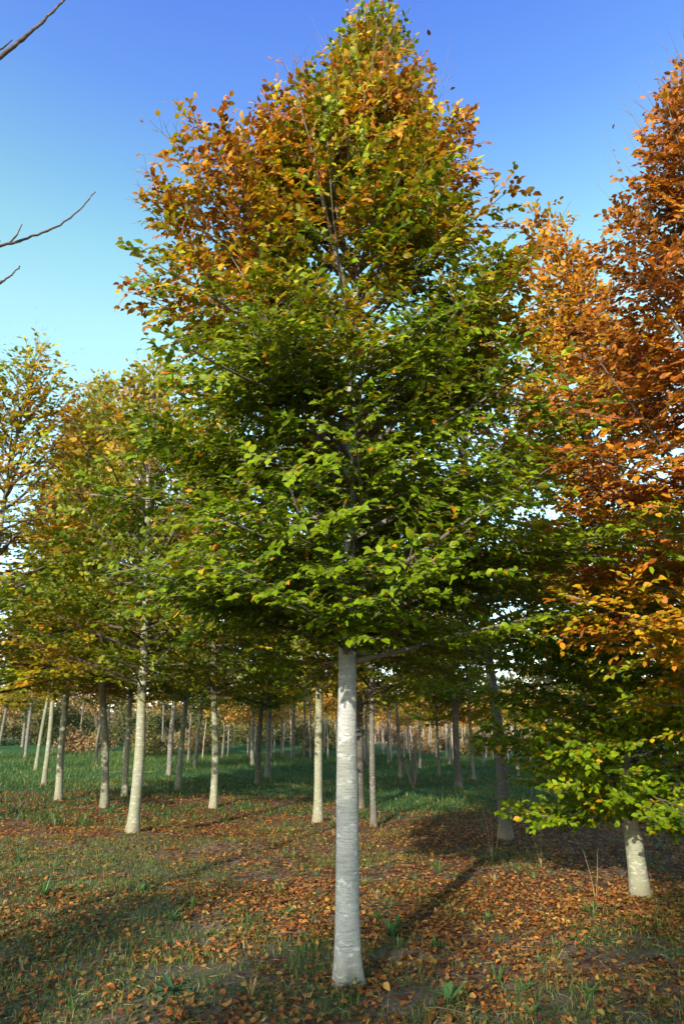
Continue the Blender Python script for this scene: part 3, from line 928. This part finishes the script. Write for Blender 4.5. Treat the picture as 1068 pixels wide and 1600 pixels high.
# thinner stems farther back in the grass
thin_T = gen_tree(61, 6.0, 2.3, mid_prof(3, 1.2, 6.0, 2.3), mid_tone(0.42, 0.6), n_limbs=24, sub_sp=0.22, twig_sp=0.16, leaf_sp=0.06, leaf_len=0.10, r_base=0.06, keep=0.75, tip_twigs=0, bow=0.12)
THIN = [(121, 1172), (92, 1180), (168, 1172), (193, 1187), (253, 1176), (294, 1191), (347, 1184), (428, 1180), (440, 1186), (459, 1187), (475, 1187), (485, 1188), (607, 1196), (625, 1216), (656, 1200),
        (703, 1197), (755, 1196), (810, 1218), (858, 1190), (868, 1246), (882, 1240), (905, 1196), (960, 1200), (1010, 1205), (555, 1200), (573, 1198)]
thin_root = None
ORD = 'first second third fourth fifth sixth seventh eighth ninth tenth eleventh twelfth thirteenth fourteenth fifteenth sixteenth seventeenth eighteenth nineteenth twentieth'.split() + ['twenty-' + q for q in 'first second third fourth fifth sixth seventh'.split()]
GT = 'thin stems farther back in the shaded grass'
for j, (u, v) in enumerate(sorted(THIN)):
    loc = at_ground(u, v)
    lab = ORD[j] + ' from the left of the thin young stems far back in the shaded grass'
    if thin_root is None:
        thin_root = build_tree('young_tree', thin_T, loc, lab, GT, (M_bark_grey, M_limb_dark, M_twig, M_leaf), (LQ_V, LQ_T), twig_every=3, trunk_n=8)
        root = thin_root
    else:
        root = copy_tree(thin_root, loc, lab, GT)
    b = random.Random(j)
    s = b.uniform(0.75, 1.1)
    root.rotation_euler = (b.uniform(-.04, .04), b.uniform(-.04, .05), b.uniform(0, 6.28)); root.scale = (s, s, b.uniform(0.75, 1.05))
    for ch in root.children: ch.color = (1, 1 - b.uniform(0, 0.15), 1, 1)

# ------------------------------------------------------------------ far nursery rows: young trees, pale stems, yellow-orange crowns
def small_tree(seed, H, h0, w, lo, hi, n):
    b = random.Random(seed); nr = np.random.default_rng(seed)
    root = empty('nursery_tree', (0, 0, -50), 'young staked tree with pale stem and yellow-orange crown in the far rows', 'tree', 'young trees in the far nursery rows')
    P = np.array([(b.uniform(-.03, .03), b.uniform(-.03, .03), h) for h in np.linspace(-0.1, h0 + 0.3, 6)])
    V, T = tube(P, np.linspace(0.040, 0.028, 6), 7); link('trunk', mesh_np('trunk', V, T, M_stake), root)
    A = Acc()
    lp = []
    for k in range(14):
        a = b.uniform(0, 6.28); e = R(b.uniform(25, 70)); L = b.uniform(0.5, 1) * w
        d = np.array([math.cos(a) * math.cos(e), math.sin(a) * math.cos(e), math.sin(e)])
        p = P[-1] + np.array([0, 0, b.uniform(-.35, .05)])
        pts = np.array([p, p + d * L * 0.5, p + d * L + np.array([0, 0, .1])])
        V, T = tube(pts, [0.018, 0.011, 0.004], 4); A.add(V, T)
        for _ in range(n // 14):
            q = b.uniform(0.3, 1.15)
            lp.append(p + d * L * q + nr.normal(0, 0.17 * w, 3))
    tw = link('branches', A.mesh('branches', M_stake), root)
    lp = np.array(lp); m = len(lp)
    L = dict(pos=lp, d=norm(nr.normal(0, 1, (m, 3))), nrm=norm(nr.normal(0, 1, (m, 3)) + np.array([0, 0, .5])), size=nr.uniform(.09, .17, m), tone=np.clip(nr.normal((lo + hi) / 2, (hi - lo) / 2, m), 0, 1),
             rnd=nr.uniform(0, 1, m), curl=np.ones(m), wid=np.ones(m) * 1.2)
    f = link('foliage', leaf_mesh('foliage', L, LQ_V, LQ_T, M_far), root); f['kind'] = 'stuff'
    return root


M_far = leaf_material('far_leaf', 0.3, 0.6, [(0, (0.10, 0.15, 0.02)), (0.3, (0.26, 0.24, 0.03)), (0.5, (0.46, 0.29, 0.04)), (0.7, (0.50, 0.22, 0.05)), (0.85, (0.42, 0.20, 0.10)), (1, (0.28, 0.15, 0.09))], gain=1.15)
st = [small_tree(81, 4, 2.0, 1.0, 0.4, 0.65, 800), small_tree(82, 4, 1.9, 1.15, 0.5, 0.85, 800), small_tree(83, 4, 2.1, 1.0, 0.2, 0.55, 800)]
cnt = 0
b = random.Random(9)
for row in range(9):
    yy = 36 + row * 4.0
    xx = -8.0 + row * 0.7
    while xx < 2 + yy * 0.62:
        if xx > -0.09 * yy - 4 + row * 0.2 and abs(xx) < yy * 0.56 + 1:
            x = xx + b.uniform(-.7, .7); y = yy + b.uniform(-1.4, 1.4)
            if b.random() < 0.06: xx += 1.2; continue
            src = st[b.randrange(3)]
            if cnt < 3:
                root = st[cnt]
                root.location = (x, y, float(hz(x, y)))
            else:
                root = copy_tree(src, (x, y, float(hz(x, y))), src['label'], src['group'])
            s = b.uniform(0.8, 1.2)
            root.scale = (s * .9, s * .9, b.uniform(0.8, 1.25)); root.rotation_euler = (b.uniform(-.05, .05), b.uniform(-.06, .06), b.uniform(0, 6.28))
            cc = (1 - b.uniform(0, .12), 1 - b.uniform(0, 0.12), 1, 1)
            for ch in root.children: ch.color = cc
            cnt += 1
        xx += 1.2
print('nursery trees', cnt)


# ------------------------------------------------------------------ hedge, scrub and far wood
def leaf_cloud(name, blobs, n_per, size, tone, mat, seed, z_ground=True):
    nr = np.random.default_rng(seed)
    ps = []; ts = []
    for (x, y, rx, ry, h, tn) in blobs:
        n = int(n_per * rx * h)
        u = norm(nr.normal(0, 1, (n, 3))) * (nr.uniform(0.35, 1.0, n) ** 0.6)[:, None]
        lump = 1 + 0.25 * (fbm(u[:, 0] * 3 + x, u[:, 2] * 3 + y, seed, 2) - 0.5) * 2
        p = np.stack([x + u[:, 0] * rx * lump, y + u[:, 1] * ry * lump, hz(x, y) + np.abs(u[:, 2]) * h * lump], 1)
        ps.append(p); ts.append(np.full(n, tn) + nr.normal(0, 0.08, n))
    p = np.concatenate(ps); n = len(p); t = np.concatenate(ts)
    L = dict(pos=p, d=norm(nr.normal(0, 1, (n, 3))), nrm=norm(nr.normal(0, 1, (n, 3)) + np.array([0, -.2, .5])), size=size * nr.uniform(.6, 1.3, n), tone=np.clip(t, 0, 1), rnd=nr.uniform(0, 1, n), curl=np.ones(n), wid=np.ones(n) * 1.2)
    return leaf_mesh(name, L, LQ_V, LQ_T, mat)


M_scrub = leaf_material('scrub_leaf', 0.2, 0.7, [(0, (0.012, 0.022, 0.010)), (0.2, (0.03, 0.05, 0.016)), (0.4, (0.12, 0.13, 0.035)), (0.6, (0.26, 0.17, 0.06)), (0.8, (0.22, 0.11, 0.08)), (1, (0.14, 0.08, 0.07))])


def shrub(x, y, rx, ry, h, tone, label, group, seed, dens=420, size=0.13):
    root = empty('shrub', (x, y, float(hz(x, y))), label, 'shrub', group)
    b = random.Random(seed); A = Acc()
    for k in range(12):
        a = b.uniform(0, 6.28)
        e = np.array([math.cos(a) * rx * .6, math.sin(a) * ry * .6, h * b.uniform(.6, .95)])
        V, T = tube(np.array([[0, 0, -.05], e * .5 + [0, 0, .1], e]), [0.03, 0.02, 0.008], 4); A.add(V, T)
    link('stems', A.mesh('stems', M_deadwood), root)
    me = leaf_cloud('foliage', [(x + b.uniform(-.5, .5) * rx, y + b.uniform(-.4, .4) * ry, rx * b.uniform(.5, .8), ry * .7, h * b.uniform(.65, 1.0), tone + b.uniform(-.06, .06)) for _ in range(4)], dens, size, tone, M_scrub, seed)
    f = link('foliage', me, root); f['kind'] = 'stuff'
    f.matrix_parent_inverse = Matrix.Translation((-x, -y, -float(hz(x, y))))
    return root


for j in range(9):
    x = -31 + j * 3.2
    shrub(x, 50 + random.uniform(-1.5, 1.5), 2.5, 1.6, random.uniform(2.6, 3.7), 0.12 + 0.02 * j, 'dark leafy shrub in the hedge along the left back of the grass', 'dark hedge shrubs at the left back', 300 + j)
for j in range(22):
    x = -44 + j * 3.6
    shrub(x, 76 + random.uniform(-4, 4), 3.4, 2.0, random.uniform(1.6, 3.2), random.choice([0.42, 0.5, 0.55, 0.62, 0.7]), 'dry autumn scrub bush on the slope beyond the far rows', 'scrub bushes on the far slope', 400 + j, 260, 0.2)
for j in range(30):
    y = random.uniform(37, 56); x = random.uniform(-0.42, 0.5) * y
    shrub(x, y, random.uniform(.8, 1.7), 0.9, random.uniform(0.9, 2.2), random.choice([0.40, 0.48, 0.55, 0.6, 0.66]), 'tan or greenish brush growing up between the far young trees', 'brush between the far young trees', 600 + j, 260, 0.13)
blobs = []
b = random.Random(5)
for j in range(80):
    blobs.append((-110 + j * 2.9 + b.uniform(-2, 2), 118 + b.uniform(-14, 14), b.uniform(3, 5.5), 3, b.uniform(5.5, 9.5), b.choice([.35, .5, .6, .6, .75])))
w_ = link('far_wood', leaf_cloud('far_wood', blobs, 17, 0.75, 0, M_scrub, 501))
tag(w_, kind='stuff')

# ------------------------------------------------------------------ row of beeches behind the photographer (their tops shade the foreground)
for j in range(9):
    x = -16.55 + j * 2.6
    y = -16.5 + 0.3 * math.sin(j * 2.1)
    r_ = copy_tree(base_roots[j % 3], (x, y, float(hz(x, y))), 'beech in the row behind the photographer, out of view', 'beeches behind the photographer', rz=j * 1.3)
    Hk = protos[j % 3]['H']
    sc_ = (10.1 + 0.25 * math.sin(j * 3.7) + (0.55 if j == 3 else 0)) / Hk
    r_.scale = (1, 1, sc_)

# ------------------------------------------------------------------ bare tree at the left whose twigs reach into the picture
BX, BY = -3.75, 4.1
bz = float(hz(BX, BY))
bt = empty('bare_tree', (BX, BY, bz), 'leafless tree off the left edge whose thin purple-brown twigs reach in at top left', 'tree')
hs_ = np.linspace(-0.1, 8.5, 40)
V, T = tube(np.stack([0.05 * np.sin(hs_), 0.04 * np.cos(hs_), hs_], 1), 0.045 * (1 - np.clip(hs_, 0, 9) / 9) + 0.006, 14)
link('trunk', mesh_np('trunk', V, T, M_bark_grey), bt)


def pt(u, v, depth):
    return ray(u, v) * depth / 1.0 + np.array([0, 0, CAM_H])


def bare_branch(pix, depths, r0, r1, twigs=()):
    w = np.array([pt(u, v, d) for (u, v), d in zip(pix, depths)]) - np.array([BX, BY, bz])
    base_h = w[0, 2] - 0.55 * np.hypot(w[0, 0], w[0, 1])
    pts = np.concatenate([[np.array([0, 0, base_h])], w])
    t = np.linspace(0, len(pts) - 1, 40)
    # smooth curve through the points
    def cr(tt):
        i = min(int(tt), len(pts) - 2); f = tt - i
        p0 = pts[max(i - 1, 0)]; p1 = pts[i]; p2 = pts[i + 1]; p3 = pts[min(i + 2, len(pts) - 1)]
        return 0.5 * ((2 * p1) + (-p0 + p2) * f + (2 * p0 - 5 * p1 + 4 * p2 - p3) * f * f + (-p0 + 3 * p1 - 3 * p2 + p3) * f ** 3)
    Q = np.array([cr(tt) for tt in t]) + rng.normal(0, 0.0025, (40, 3))
    rr = np.interp(t, [0, 1, len(pts) - 1], [r0 * 1.6, r0, r1])
    rr = rr * (1 + 0.18 * (np.arange(40) % 6 == 0))
    V, T = tube(Q, rr, 8)
    br = link('branch', mesh_np('branch', V, T, M_limb_dark), bt)
    for (a, b_, d) in twigs:
        w2 = np.array([pt(*a, d), pt((a[0] + b_[0]) / 2 + 2, (a[1] + b_[1]) / 2 + 2, d), pt(*b_, d)]) - np.array([BX, BY, bz])
        V, T = tube(w2, [0.008, 0.006, 0.003], 6)
        link('twig', mesh_np('twig', V, T, M_limb_dark), br)


bare_branch([(-40, 118), (0, 90), (45, 52), (75, 26), (103, -4), (125, -40)], [4.2, 4.3, 4.4, 4.5, 4.6, 4.7], 0.016, 0.004, [((-14, 84), (20, 62), 4.35)])
bare_branch([(-40, 398), (0, 385), (40, 374), (88, 354), (122, 330), (150, 299)], [4.3, 4.4, 4.5, 4.6, 4.7, 4.8], 0.011, 0.0035, [((14, 381), (35, 350), 4.45)])
bare_branch([(-30, 462), (0, 442), (18, 430), (32, 415)], [4.4, 4.5, 4.6, 4.65], 0.008, 0.004)

# ------------------------------------------------------------------ leaf litter
def scatter(n, x0, x1, y0, y1, dens, seed):
    nr = np.random.default_rng(seed)
    # only inside (and a little around) the wedge the picture shows
    y = nr.uniform(y0, y1, n); x = nr.uniform(-1, 1, n) * (0.62 * y + 1.0)
    k = nr.random(n) * (1.0) < dens(x, y) * (0.62 * y + 1.0) / (0.62 * y1 + 1.0)
    return x[k], y[k], nr


def litter_set(n, y0, y1, seed, smin, smax):
    x, y, nr = scatter(n, 0, 0, y0, y1, dens_litter, seed)
    m = len(x)
    z = hz(x, y) + nr.uniform(0.004, 0.022, m)
    a = nr.uniform(0, 6.28, m)
    d = np.stack([np.cos(a), np.sin(a), nr.normal(0, .22, m)], 1)
    nn = norm(np.stack([nr.normal(0, .34, m), nr.normal(0, .34, m), np.ones(m)], 1)) * np.where(nr.random(m) < 0.35, -1, 1)[:, None]
    z = z + 0.008 * np.abs(nn[:, 0]) * 2
    tone = np.clip(0.5 + 0.22 * nr.normal(0, 1, m) + 0.25 * (fbm(x * .8, y * .8, 91, 2) - .5), 0, 1)
    return dict(pos=np.stack([x, y, z], 1), d=norm(d), nrm=nn, size=nr.uniform(smin, smax, m), tone=tone, rnd=nr.uniform(0, 1, m) ** 1.3, curl=nr.uniform(0.4, 3.2, m), wid=nr.uniform(.75, 1.1, m))


LN = litter_set(62000, 4.2, 8.5, 601, 0.028, 0.062)
print('leaves', [len(q['leaves']['size']) for q in (TM,TO,TG,*protos)])
print('near litter', len(LN['size']))
# the 300 that show largest are leaves of their own
rel = LN['pos'] - np.array([0, 0, CAM_H]); dist = np.linalg.norm(rel, axis=1)
dep = rel[:, 1] * cp + rel[:, 2] * sp; upc = -rel[:, 1] * sp + rel[:, 2] * cp
inside = (np.abs(rel[:, 0] / dep) < 0.49) & (upc / dep > -0.745)
pick = np.argsort(-(LN['size'] / dist * inside))[:300]
for i_ in pick:
    o = link('fallen_leaf', leaf_step(M_fallen, LN['tone'][i_], LN['rnd'][i_], LN['curl'][i_]))
    o.matrix_world = leaf_matrix(LN['pos'][i_] + np.array([0, 0, 0.006]), LN['d'][i_], LN['nrm'][i_], LN['size'][i_], LN['wid'][i_])
    tag(o, 'fallen brown-orange beech leaf lying on the ground in front', 'leaf', 'fallen leaves in the foreground')
mask = np.ones(len(dist), bool); mask[pick] = False
o = link('leaf_litter', leaf_mesh('leaf_litter', sub(LN, mask), LM_V, LM_T, M_fallen)); tag(o, kind='stuff', label='orange-brown fallen beech leaves covering the ground', cat='leaf litter')
LF = litter_set(220000, 8.5, 26, 602, 0.034, 0.066)
print('far litter', len(LF['size']))
o = link('leaf_litter', leaf_mesh('leaf_litter_far', LF, LQ_V, LQ_T, M_fallen)); tag(o, kind='stuff', label='fallen leaves spread under the rows behind', cat='leaf litter')


# ------------------------------------------------------------------ grass
def blades(x, y, z, h, w, tone, lean, nr, name):
    n = len(x)
    a = nr.uniform(0, 6.28, n); la = nr.uniform(0, 6.28, n)
    side = np.stack([np.cos(a), np.sin(a), np.zeros(n)], 1) * w[:, None]
    ln_ = np.stack([np.cos(la), np.sin(la), np.zeros(n)], 1) * (lean * h)[:, None]
    b0 = np.stack([x, y, z - 0.01], 1)
    mid = b0 + ln_ * 0.35 + np.array([0, 0, 1]) * (h * 0.6)[:, None]
    tip = b0 + ln_ + np.array([0, 0, 1]) * (h * (1 - 0.25 * lean))[:, None]
    V = np.stack([b0 - side, b0 + side, mid - side * .75, mid + side * .75, tip], 1)
    T = np.array([(0, 1, 3), (0, 3, 2), (2, 3, 4)])[None] + (np.arange(n) * 5)[:, None, None]
    col = np.repeat(np.stack([tone, nr.uniform(0, 1, n), np.zeros(n), np.ones(n)], 1), 5, 0)
    return mesh_np(name, V.reshape(-1, 3), T.reshape(-1, 3), M_grass, col, True)


x, y, nr = scatter(165000, 0, 0, 4.2, 13, dens_grass, 701)
n = len(x); print('near grass', n)
h = nr.uniform(0.025, 0.07, n) * (0.6 + 1.1 * fbm(x * 1.5, y * 1.5, 77, 2))
tn = np.clip(0.42 + nr.normal(0, .2, n) + (nr.random(n) < 0.1) * 0.5, 0, 1)
o = link('grass', blades(x, y, hz(x, y), h, nr.uniform(.0016, .0032, n), tn, nr.uniform(.1, .9, n), nr, 'grass')); tag(o, kind='stuff')
x, y, nr = scatter(140000, 0, 0, 13, 40, dens_grass, 702)
n = len(x); print('far grass', n)
h = nr.uniform(0.06, 0.16, n) * (0.5 + 1.0 * fbm(x * .7, y * .7, 78, 2)) * (1 + 0.8 * ss(25, 38, y))
tn = np.clip(0.17 + nr.normal(0, .14, n) + 0.75 * (fbm(x * .4, y * .4, 79, 2) - .5) + (nr.random(n) < 0.03) * 0.6, 0, 1)
o = link('grass', blades(x, y, hz(x, y), h, nr.uniform(.005, .013, n), tn, nr.uniform(.1, .8, n), nr, 'meadow_grass')); tag(o, kind='stuff')


# small clover and moss leaves between the litter
x, y, nr = scatter(42000, 0, 0, 4.2, 10, lambda a, b: 0.15 + 0.85 * dens_grass(a, b), 703)
n = len(x)
L = dict(pos=np.stack([x, y, hz(x, y) + nr.uniform(.004, .02, n)], 1), d=norm(np.stack([nr.normal(0, 1, n), nr.normal(0, 1, n), np.abs(nr.normal(0, .5, n))], 1)),
         nrm=norm(np.stack([nr.normal(0, .4, n), nr.normal(0, .4, n), np.ones(n)], 1)), size=nr.uniform(.010, .024, n), tone=np.clip(nr.normal(.35, .15, n), 0, 1), rnd=nr.uniform(0, 1, n), curl=np.ones(n), wid=np.ones(n) * 1.3)
o = link('ground_cover', leaf_mesh('ground_cover', L, LQ_V, LQ_T, M_grass)); tag(o, kind='stuff')


# bits of dead grass and twig lying about
x, y, nr = scatter(9000, 0, 0, 4.3, 10.5, lambda a, b: 0.6 + 0.4 * fbm(a, b, 88, 2), 704)
n = len(x); a = nr.uniform(0, 6.28, n); l_ = nr.uniform(.015, .07, n); w_2 = nr.uniform(.0008, .002, n)
dv = np.stack([np.cos(a), np.sin(a), nr.normal(0, .15, n)], 1) * l_[:, None]; sv2 = np.stack([-np.sin(a), np.cos(a), np.zeros(n)], 1) * w_2[:, None]
c0 = np.stack([x, y, hz(x, y) + nr.uniform(.004, .018, n)], 1)
V = np.stack([c0 - dv - sv2, c0 + dv - sv2, c0 + dv + sv2, c0 + [0, 0, .003] - dv + sv2], 1).reshape(-1, 3)
T = (np.array([(0, 1, 2), (0, 2, 3)])[None] + (np.arange(n) * 4)[:, None, None]).reshape(-1, 3)
o = link('dead_grass_bits', mesh_np('dead_grass_bits', V, T, M_straw)); tag(o, kind='stuff')


# ------------------------------------------------------------------ weeds: strap leaves from one root
def strap(p0, az, L, w, rise, droop, nseg=6):
    t = np.linspace(0, 1, nseg)
    hd = np.array([math.cos(az), math.sin(az), 0]); sd_ = np.array([-math.sin(az), math.cos(az), 0])
    c = p0 + np.outer(L * t, hd) * math.cos(rise) + np.outer(L * (math.sin(rise) * t - droop * t * t), [0, 0, 1])
    ww = w * np.sin(np.clip(t * 0.93 + 0.07, 0, 1) * PI) ** 0.6
    V = np.concatenate([c - ww[:, None] * sd_ + [0, 0, 0.003], c - np.array([0, 0, .25]) * ww[:, None], c + ww[:, None] * sd_ + [0, 0, 0.003]])
    T = []
    for i_ in range(nseg - 1):
        for s in (0, nseg):
            T += [(s + i_, s + nseg + i_, s + nseg + i_ + 1), (s + i_, s + nseg + i_ + 1, s + i_ + 1)]
    return V, np.array(T)


def weed(u, v, n, L, w, rise, label, mat=None, seed=0, straws=0, name='weed'):
    x, y, z = at_ground(u, v)
    b = random.Random(seed + u)
    root = empty(name, (x, y, z), label, 'plant')
    for k in range(n):
        V, T = strap(np.array([b.uniform(-.01, .01), b.uniform(-.01, .01), 0.0]), k * 2.4 + b.uniform(-.4, .4), L * b.uniform(.6, 1.15), w * b.uniform(.8, 1.2), R(rise + b.uniform(-18, 20)), b.uniform(.15, .6))
        link('leaf', mesh_np('leaf', V, T, mat or M_weed), root)
    for k in range(straws):
        a = b.uniform(0, 6.28); l_ = L * b.uniform(1.5, 3)
        tp = np.array([math.cos(a) * l_ * .25, math.sin(a) * l_ * .25, l_])
        V, T = tube(np.array([[0, 0, -.01], tp * .5 + [0.01, 0, 0], tp]), [0.0022, 0.0018, 0.001], 4)
        link('stalk', mesh_np('stalk', V, T, M_straw), root)
    return root


weed(270, 1552, 18, 0.17, 0.017, 28, 'dark blue-green rosette weed at lower left among fallen leaves', M_weed_b)
weed(700, 1572, 8, 0.19, 0.020, 55, 'broad-leaved weed in pale dead grass right of the middle trunk foot')
weed(830, 1590, 8, 0.12, 0.016, 40, 'small broad-leaved weed at the bottom edge right of centre')
weed(918, 1562, 12, 0.17, 0.007, 62, 'grassy tuft in the litter at lower right')
weed(612, 1462, 18, 0.22, 0.010, 48, 'arching strap-leaved tuft right of the middle trunk')
weed(590, 1440, 12, 0.20, 0.009, 55, 'smaller grassy tuft touching the strap-leaved one by the middle trunk')
weed(682, 1485, 9, 0.15, 0.008, 65, 'upright grass tuft right of the strap-leaved one')
weed(536, 1562, 6, 0.09, 0.014, 40, 'small green weed at the foot of the middle trunk')
weed(220, 1395, 9, 0.24, 0.018, 50, 'tall dark-leaved weed beside the bare soil hollow at left')
weed(268, 1440, 10, 0.18, 0.010, 50, 'pale green tuft below the soil hollow at left')
weed(300, 1422, 8, 0.18, 0.006, 68, 'thin upright grass tuft below and right of the soil hollow')
weed(450, 1432, 14, 0.12, 0.012, 40, 'low leafy weed left of the middle trunk')
weed(70, 1400, 18, 0.22, 0.007, 55, 'dense grass tuft at the left edge of the litter')
weed(725, 1435, 8, 0.10, 0.011, 40, 'small leafy weed in the orange litter right of centre')
weed(960, 1432, 7, 0.12, 0.006, 60, 'small grass tuft in front of the pale short trunk')
weed(1030, 1330, 8, 0.25, 0.010, 65, 'green tuft behind the pale short trunk at right')
weed(770, 1348, 14, 0.30, 0.008, 62, 'dark weedy tuft with dry stalks in front of the thick shaded trunk', M_weed_b, straws=5)
weed(845, 1352, 3, 0.2, 0.004, 75, 'two dry straw stalks standing right of the dark weedy tuft', M_straw, straws=3, name='dry_stalks')
weed(930, 1405, 2, 0.15, 0.004, 70, 'tall golden grass stalk left of the pale short trunk', M_straw, straws=2, name='dry_stalks')
weed(445, 1340, 9, 0.2, 0.006, 62, 'light green grass tuft in the sunlit litter left of the middle trunk')
weed(290, 1335, 10, 0.22, 0.006, 60, 'light green grass tuft in the sunlit litter near the brightest left trunk')
weed(130, 1290, 9, 0.25, 0.008, 60, 'grass tuft in the litter left of the brightest slanting trunk')
weed(30, 1350, 14, 0.25, 0.008, 58, 'tall grass tuft at the left border of the picture')

# more small tufts and dry stalks over the litter, all alike
b = random.Random(77)
tuft_src = []
for q in range(3):
    root = empty('grass_tuft', (0, 0, 0), 'small green grass tuft poking through the leaf litter', 'grass tuft', 'small grass tufts in the litter')
    for k in range(11):
        V, T = strap(np.array([b.uniform(-.015, .015), b.uniform(-.015, .015), 0.0]), k * 2.4, 0.13 * b.uniform(.6, 1.3), 0.0035, R(60 + b.uniform(-25, 20)), b.uniform(.1, .5), 4)
        link('blade', mesh_np('blade', V, T, M_weed if q != 2 else M_straw), root)
    if q == 2: root['label'] = 'small dry straw-coloured grass tuft in the leaf litter'; root['group'] = 'small dry tufts in the litter'
    tuft_src.append(root)
for k in range(110):
    y = 4.8 + 9.5 * b.random() ** 0.9
    x = b.uniform(-.5, .5) * (y * 0.98 + .3)
    q = b.choice([0, 0, 0, 1, 1, 1, 1, 2])
    if tuft_src[q].location.length == 0: r_ = tuft_src[q]; r_.location = (x, y, float(hz(x, y)))
    else: r_ = copy_tree(tuft_src[q], (x, y, float(hz(x, y))), tuft_src[q]['label'], tuft_src[q]['group'])
    r_.rotation_euler = (0, 0, b.uniform(0, 6.28)); s = b.uniform(.6, 1.4); r_.scale = (s, s, s)

# bare shrub in the grass right of the middle tree
x, y, z = at_ground(646, 1232)
root = empty('bare_shrub', (x, y, z), 'leafless dark shrub in the shaded grass right of the middle tree', 'shrub')
b = random.Random(3)
for k in range(9):
    a = b.uniform(0, 6.28); A = Acc()
    d = np.array([math.cos(a) * .55, math.sin(a) * .4, 1.0]); L_ = b.uniform(.9, 1.4)
    pts = np.array([np.zeros(3), d * L_ * .35, d * L_ * .7 + [0, 0, .05], d * L_])
    V, T = tube(pts, [0.025, 0.016, 0.01, 0.004], 5)
    st_ = link('stem', mesh_np('stem', V, T, M_deadwood), root)
    for _ in range(9):
        t = b.uniform(.3, 1); p = d * L_ * t; dd = norm(d + np.array([b.gauss(0, .6), b.gauss(0, .6), b.gauss(0, .3)]))
        V, T = tube(np.array([p, p + dd * .15, p + dd * .35]), [0.006, 0.004, 0.002], 4); A.add(V, T)
    tw = link('twigs', A.mesh('twigs', M_deadwood), st_); tw['kind'] = 'stuff'

# fallen dead sticks
for (u, v, az, L_, lab) in ((620, 1432, 2.6, 0.32, 'thin dead stick lying above the strap-leaved tuft'), (430, 1462, 0.2, 0.4, 'thin pale dead stick lying in the litter left of the middle trunk'),
                            (730, 1590, 2.9, 0.5, 'thin dead stick at the bottom edge by the broad-leaved weed'), (215, 1207, 0.1, 2.2, 'dead branch lying in the shaded grass behind the left trunks')):
    x, y, z = at_ground(u, v)
    pts = np.array([[math.cos(az) * L_ * t, math.sin(az) * L_ * t, 0.012 + 0.02 * math.sin(t * 5)] for t in np.linspace(-.5, .5, 7)])
    pts[:, 2] += hz(x + pts[:, 0], y + pts[:, 1]) - z
    V, T = tube(pts, np.linspace(0.005, 0.0025, 7) * (1 if L_ < 1 else 4), 6)
    o = link('dead_stick', mesh_np('dead_stick', V, T, M_deadwood)); o.location = (x, y, z)
    tag(o, lab, 'stick')

bpy.context.view_layer.update()
print('tris', sum(len(m.polygons) for m in bpy.data.meshes), 'objects', len(bpy.data.objects))
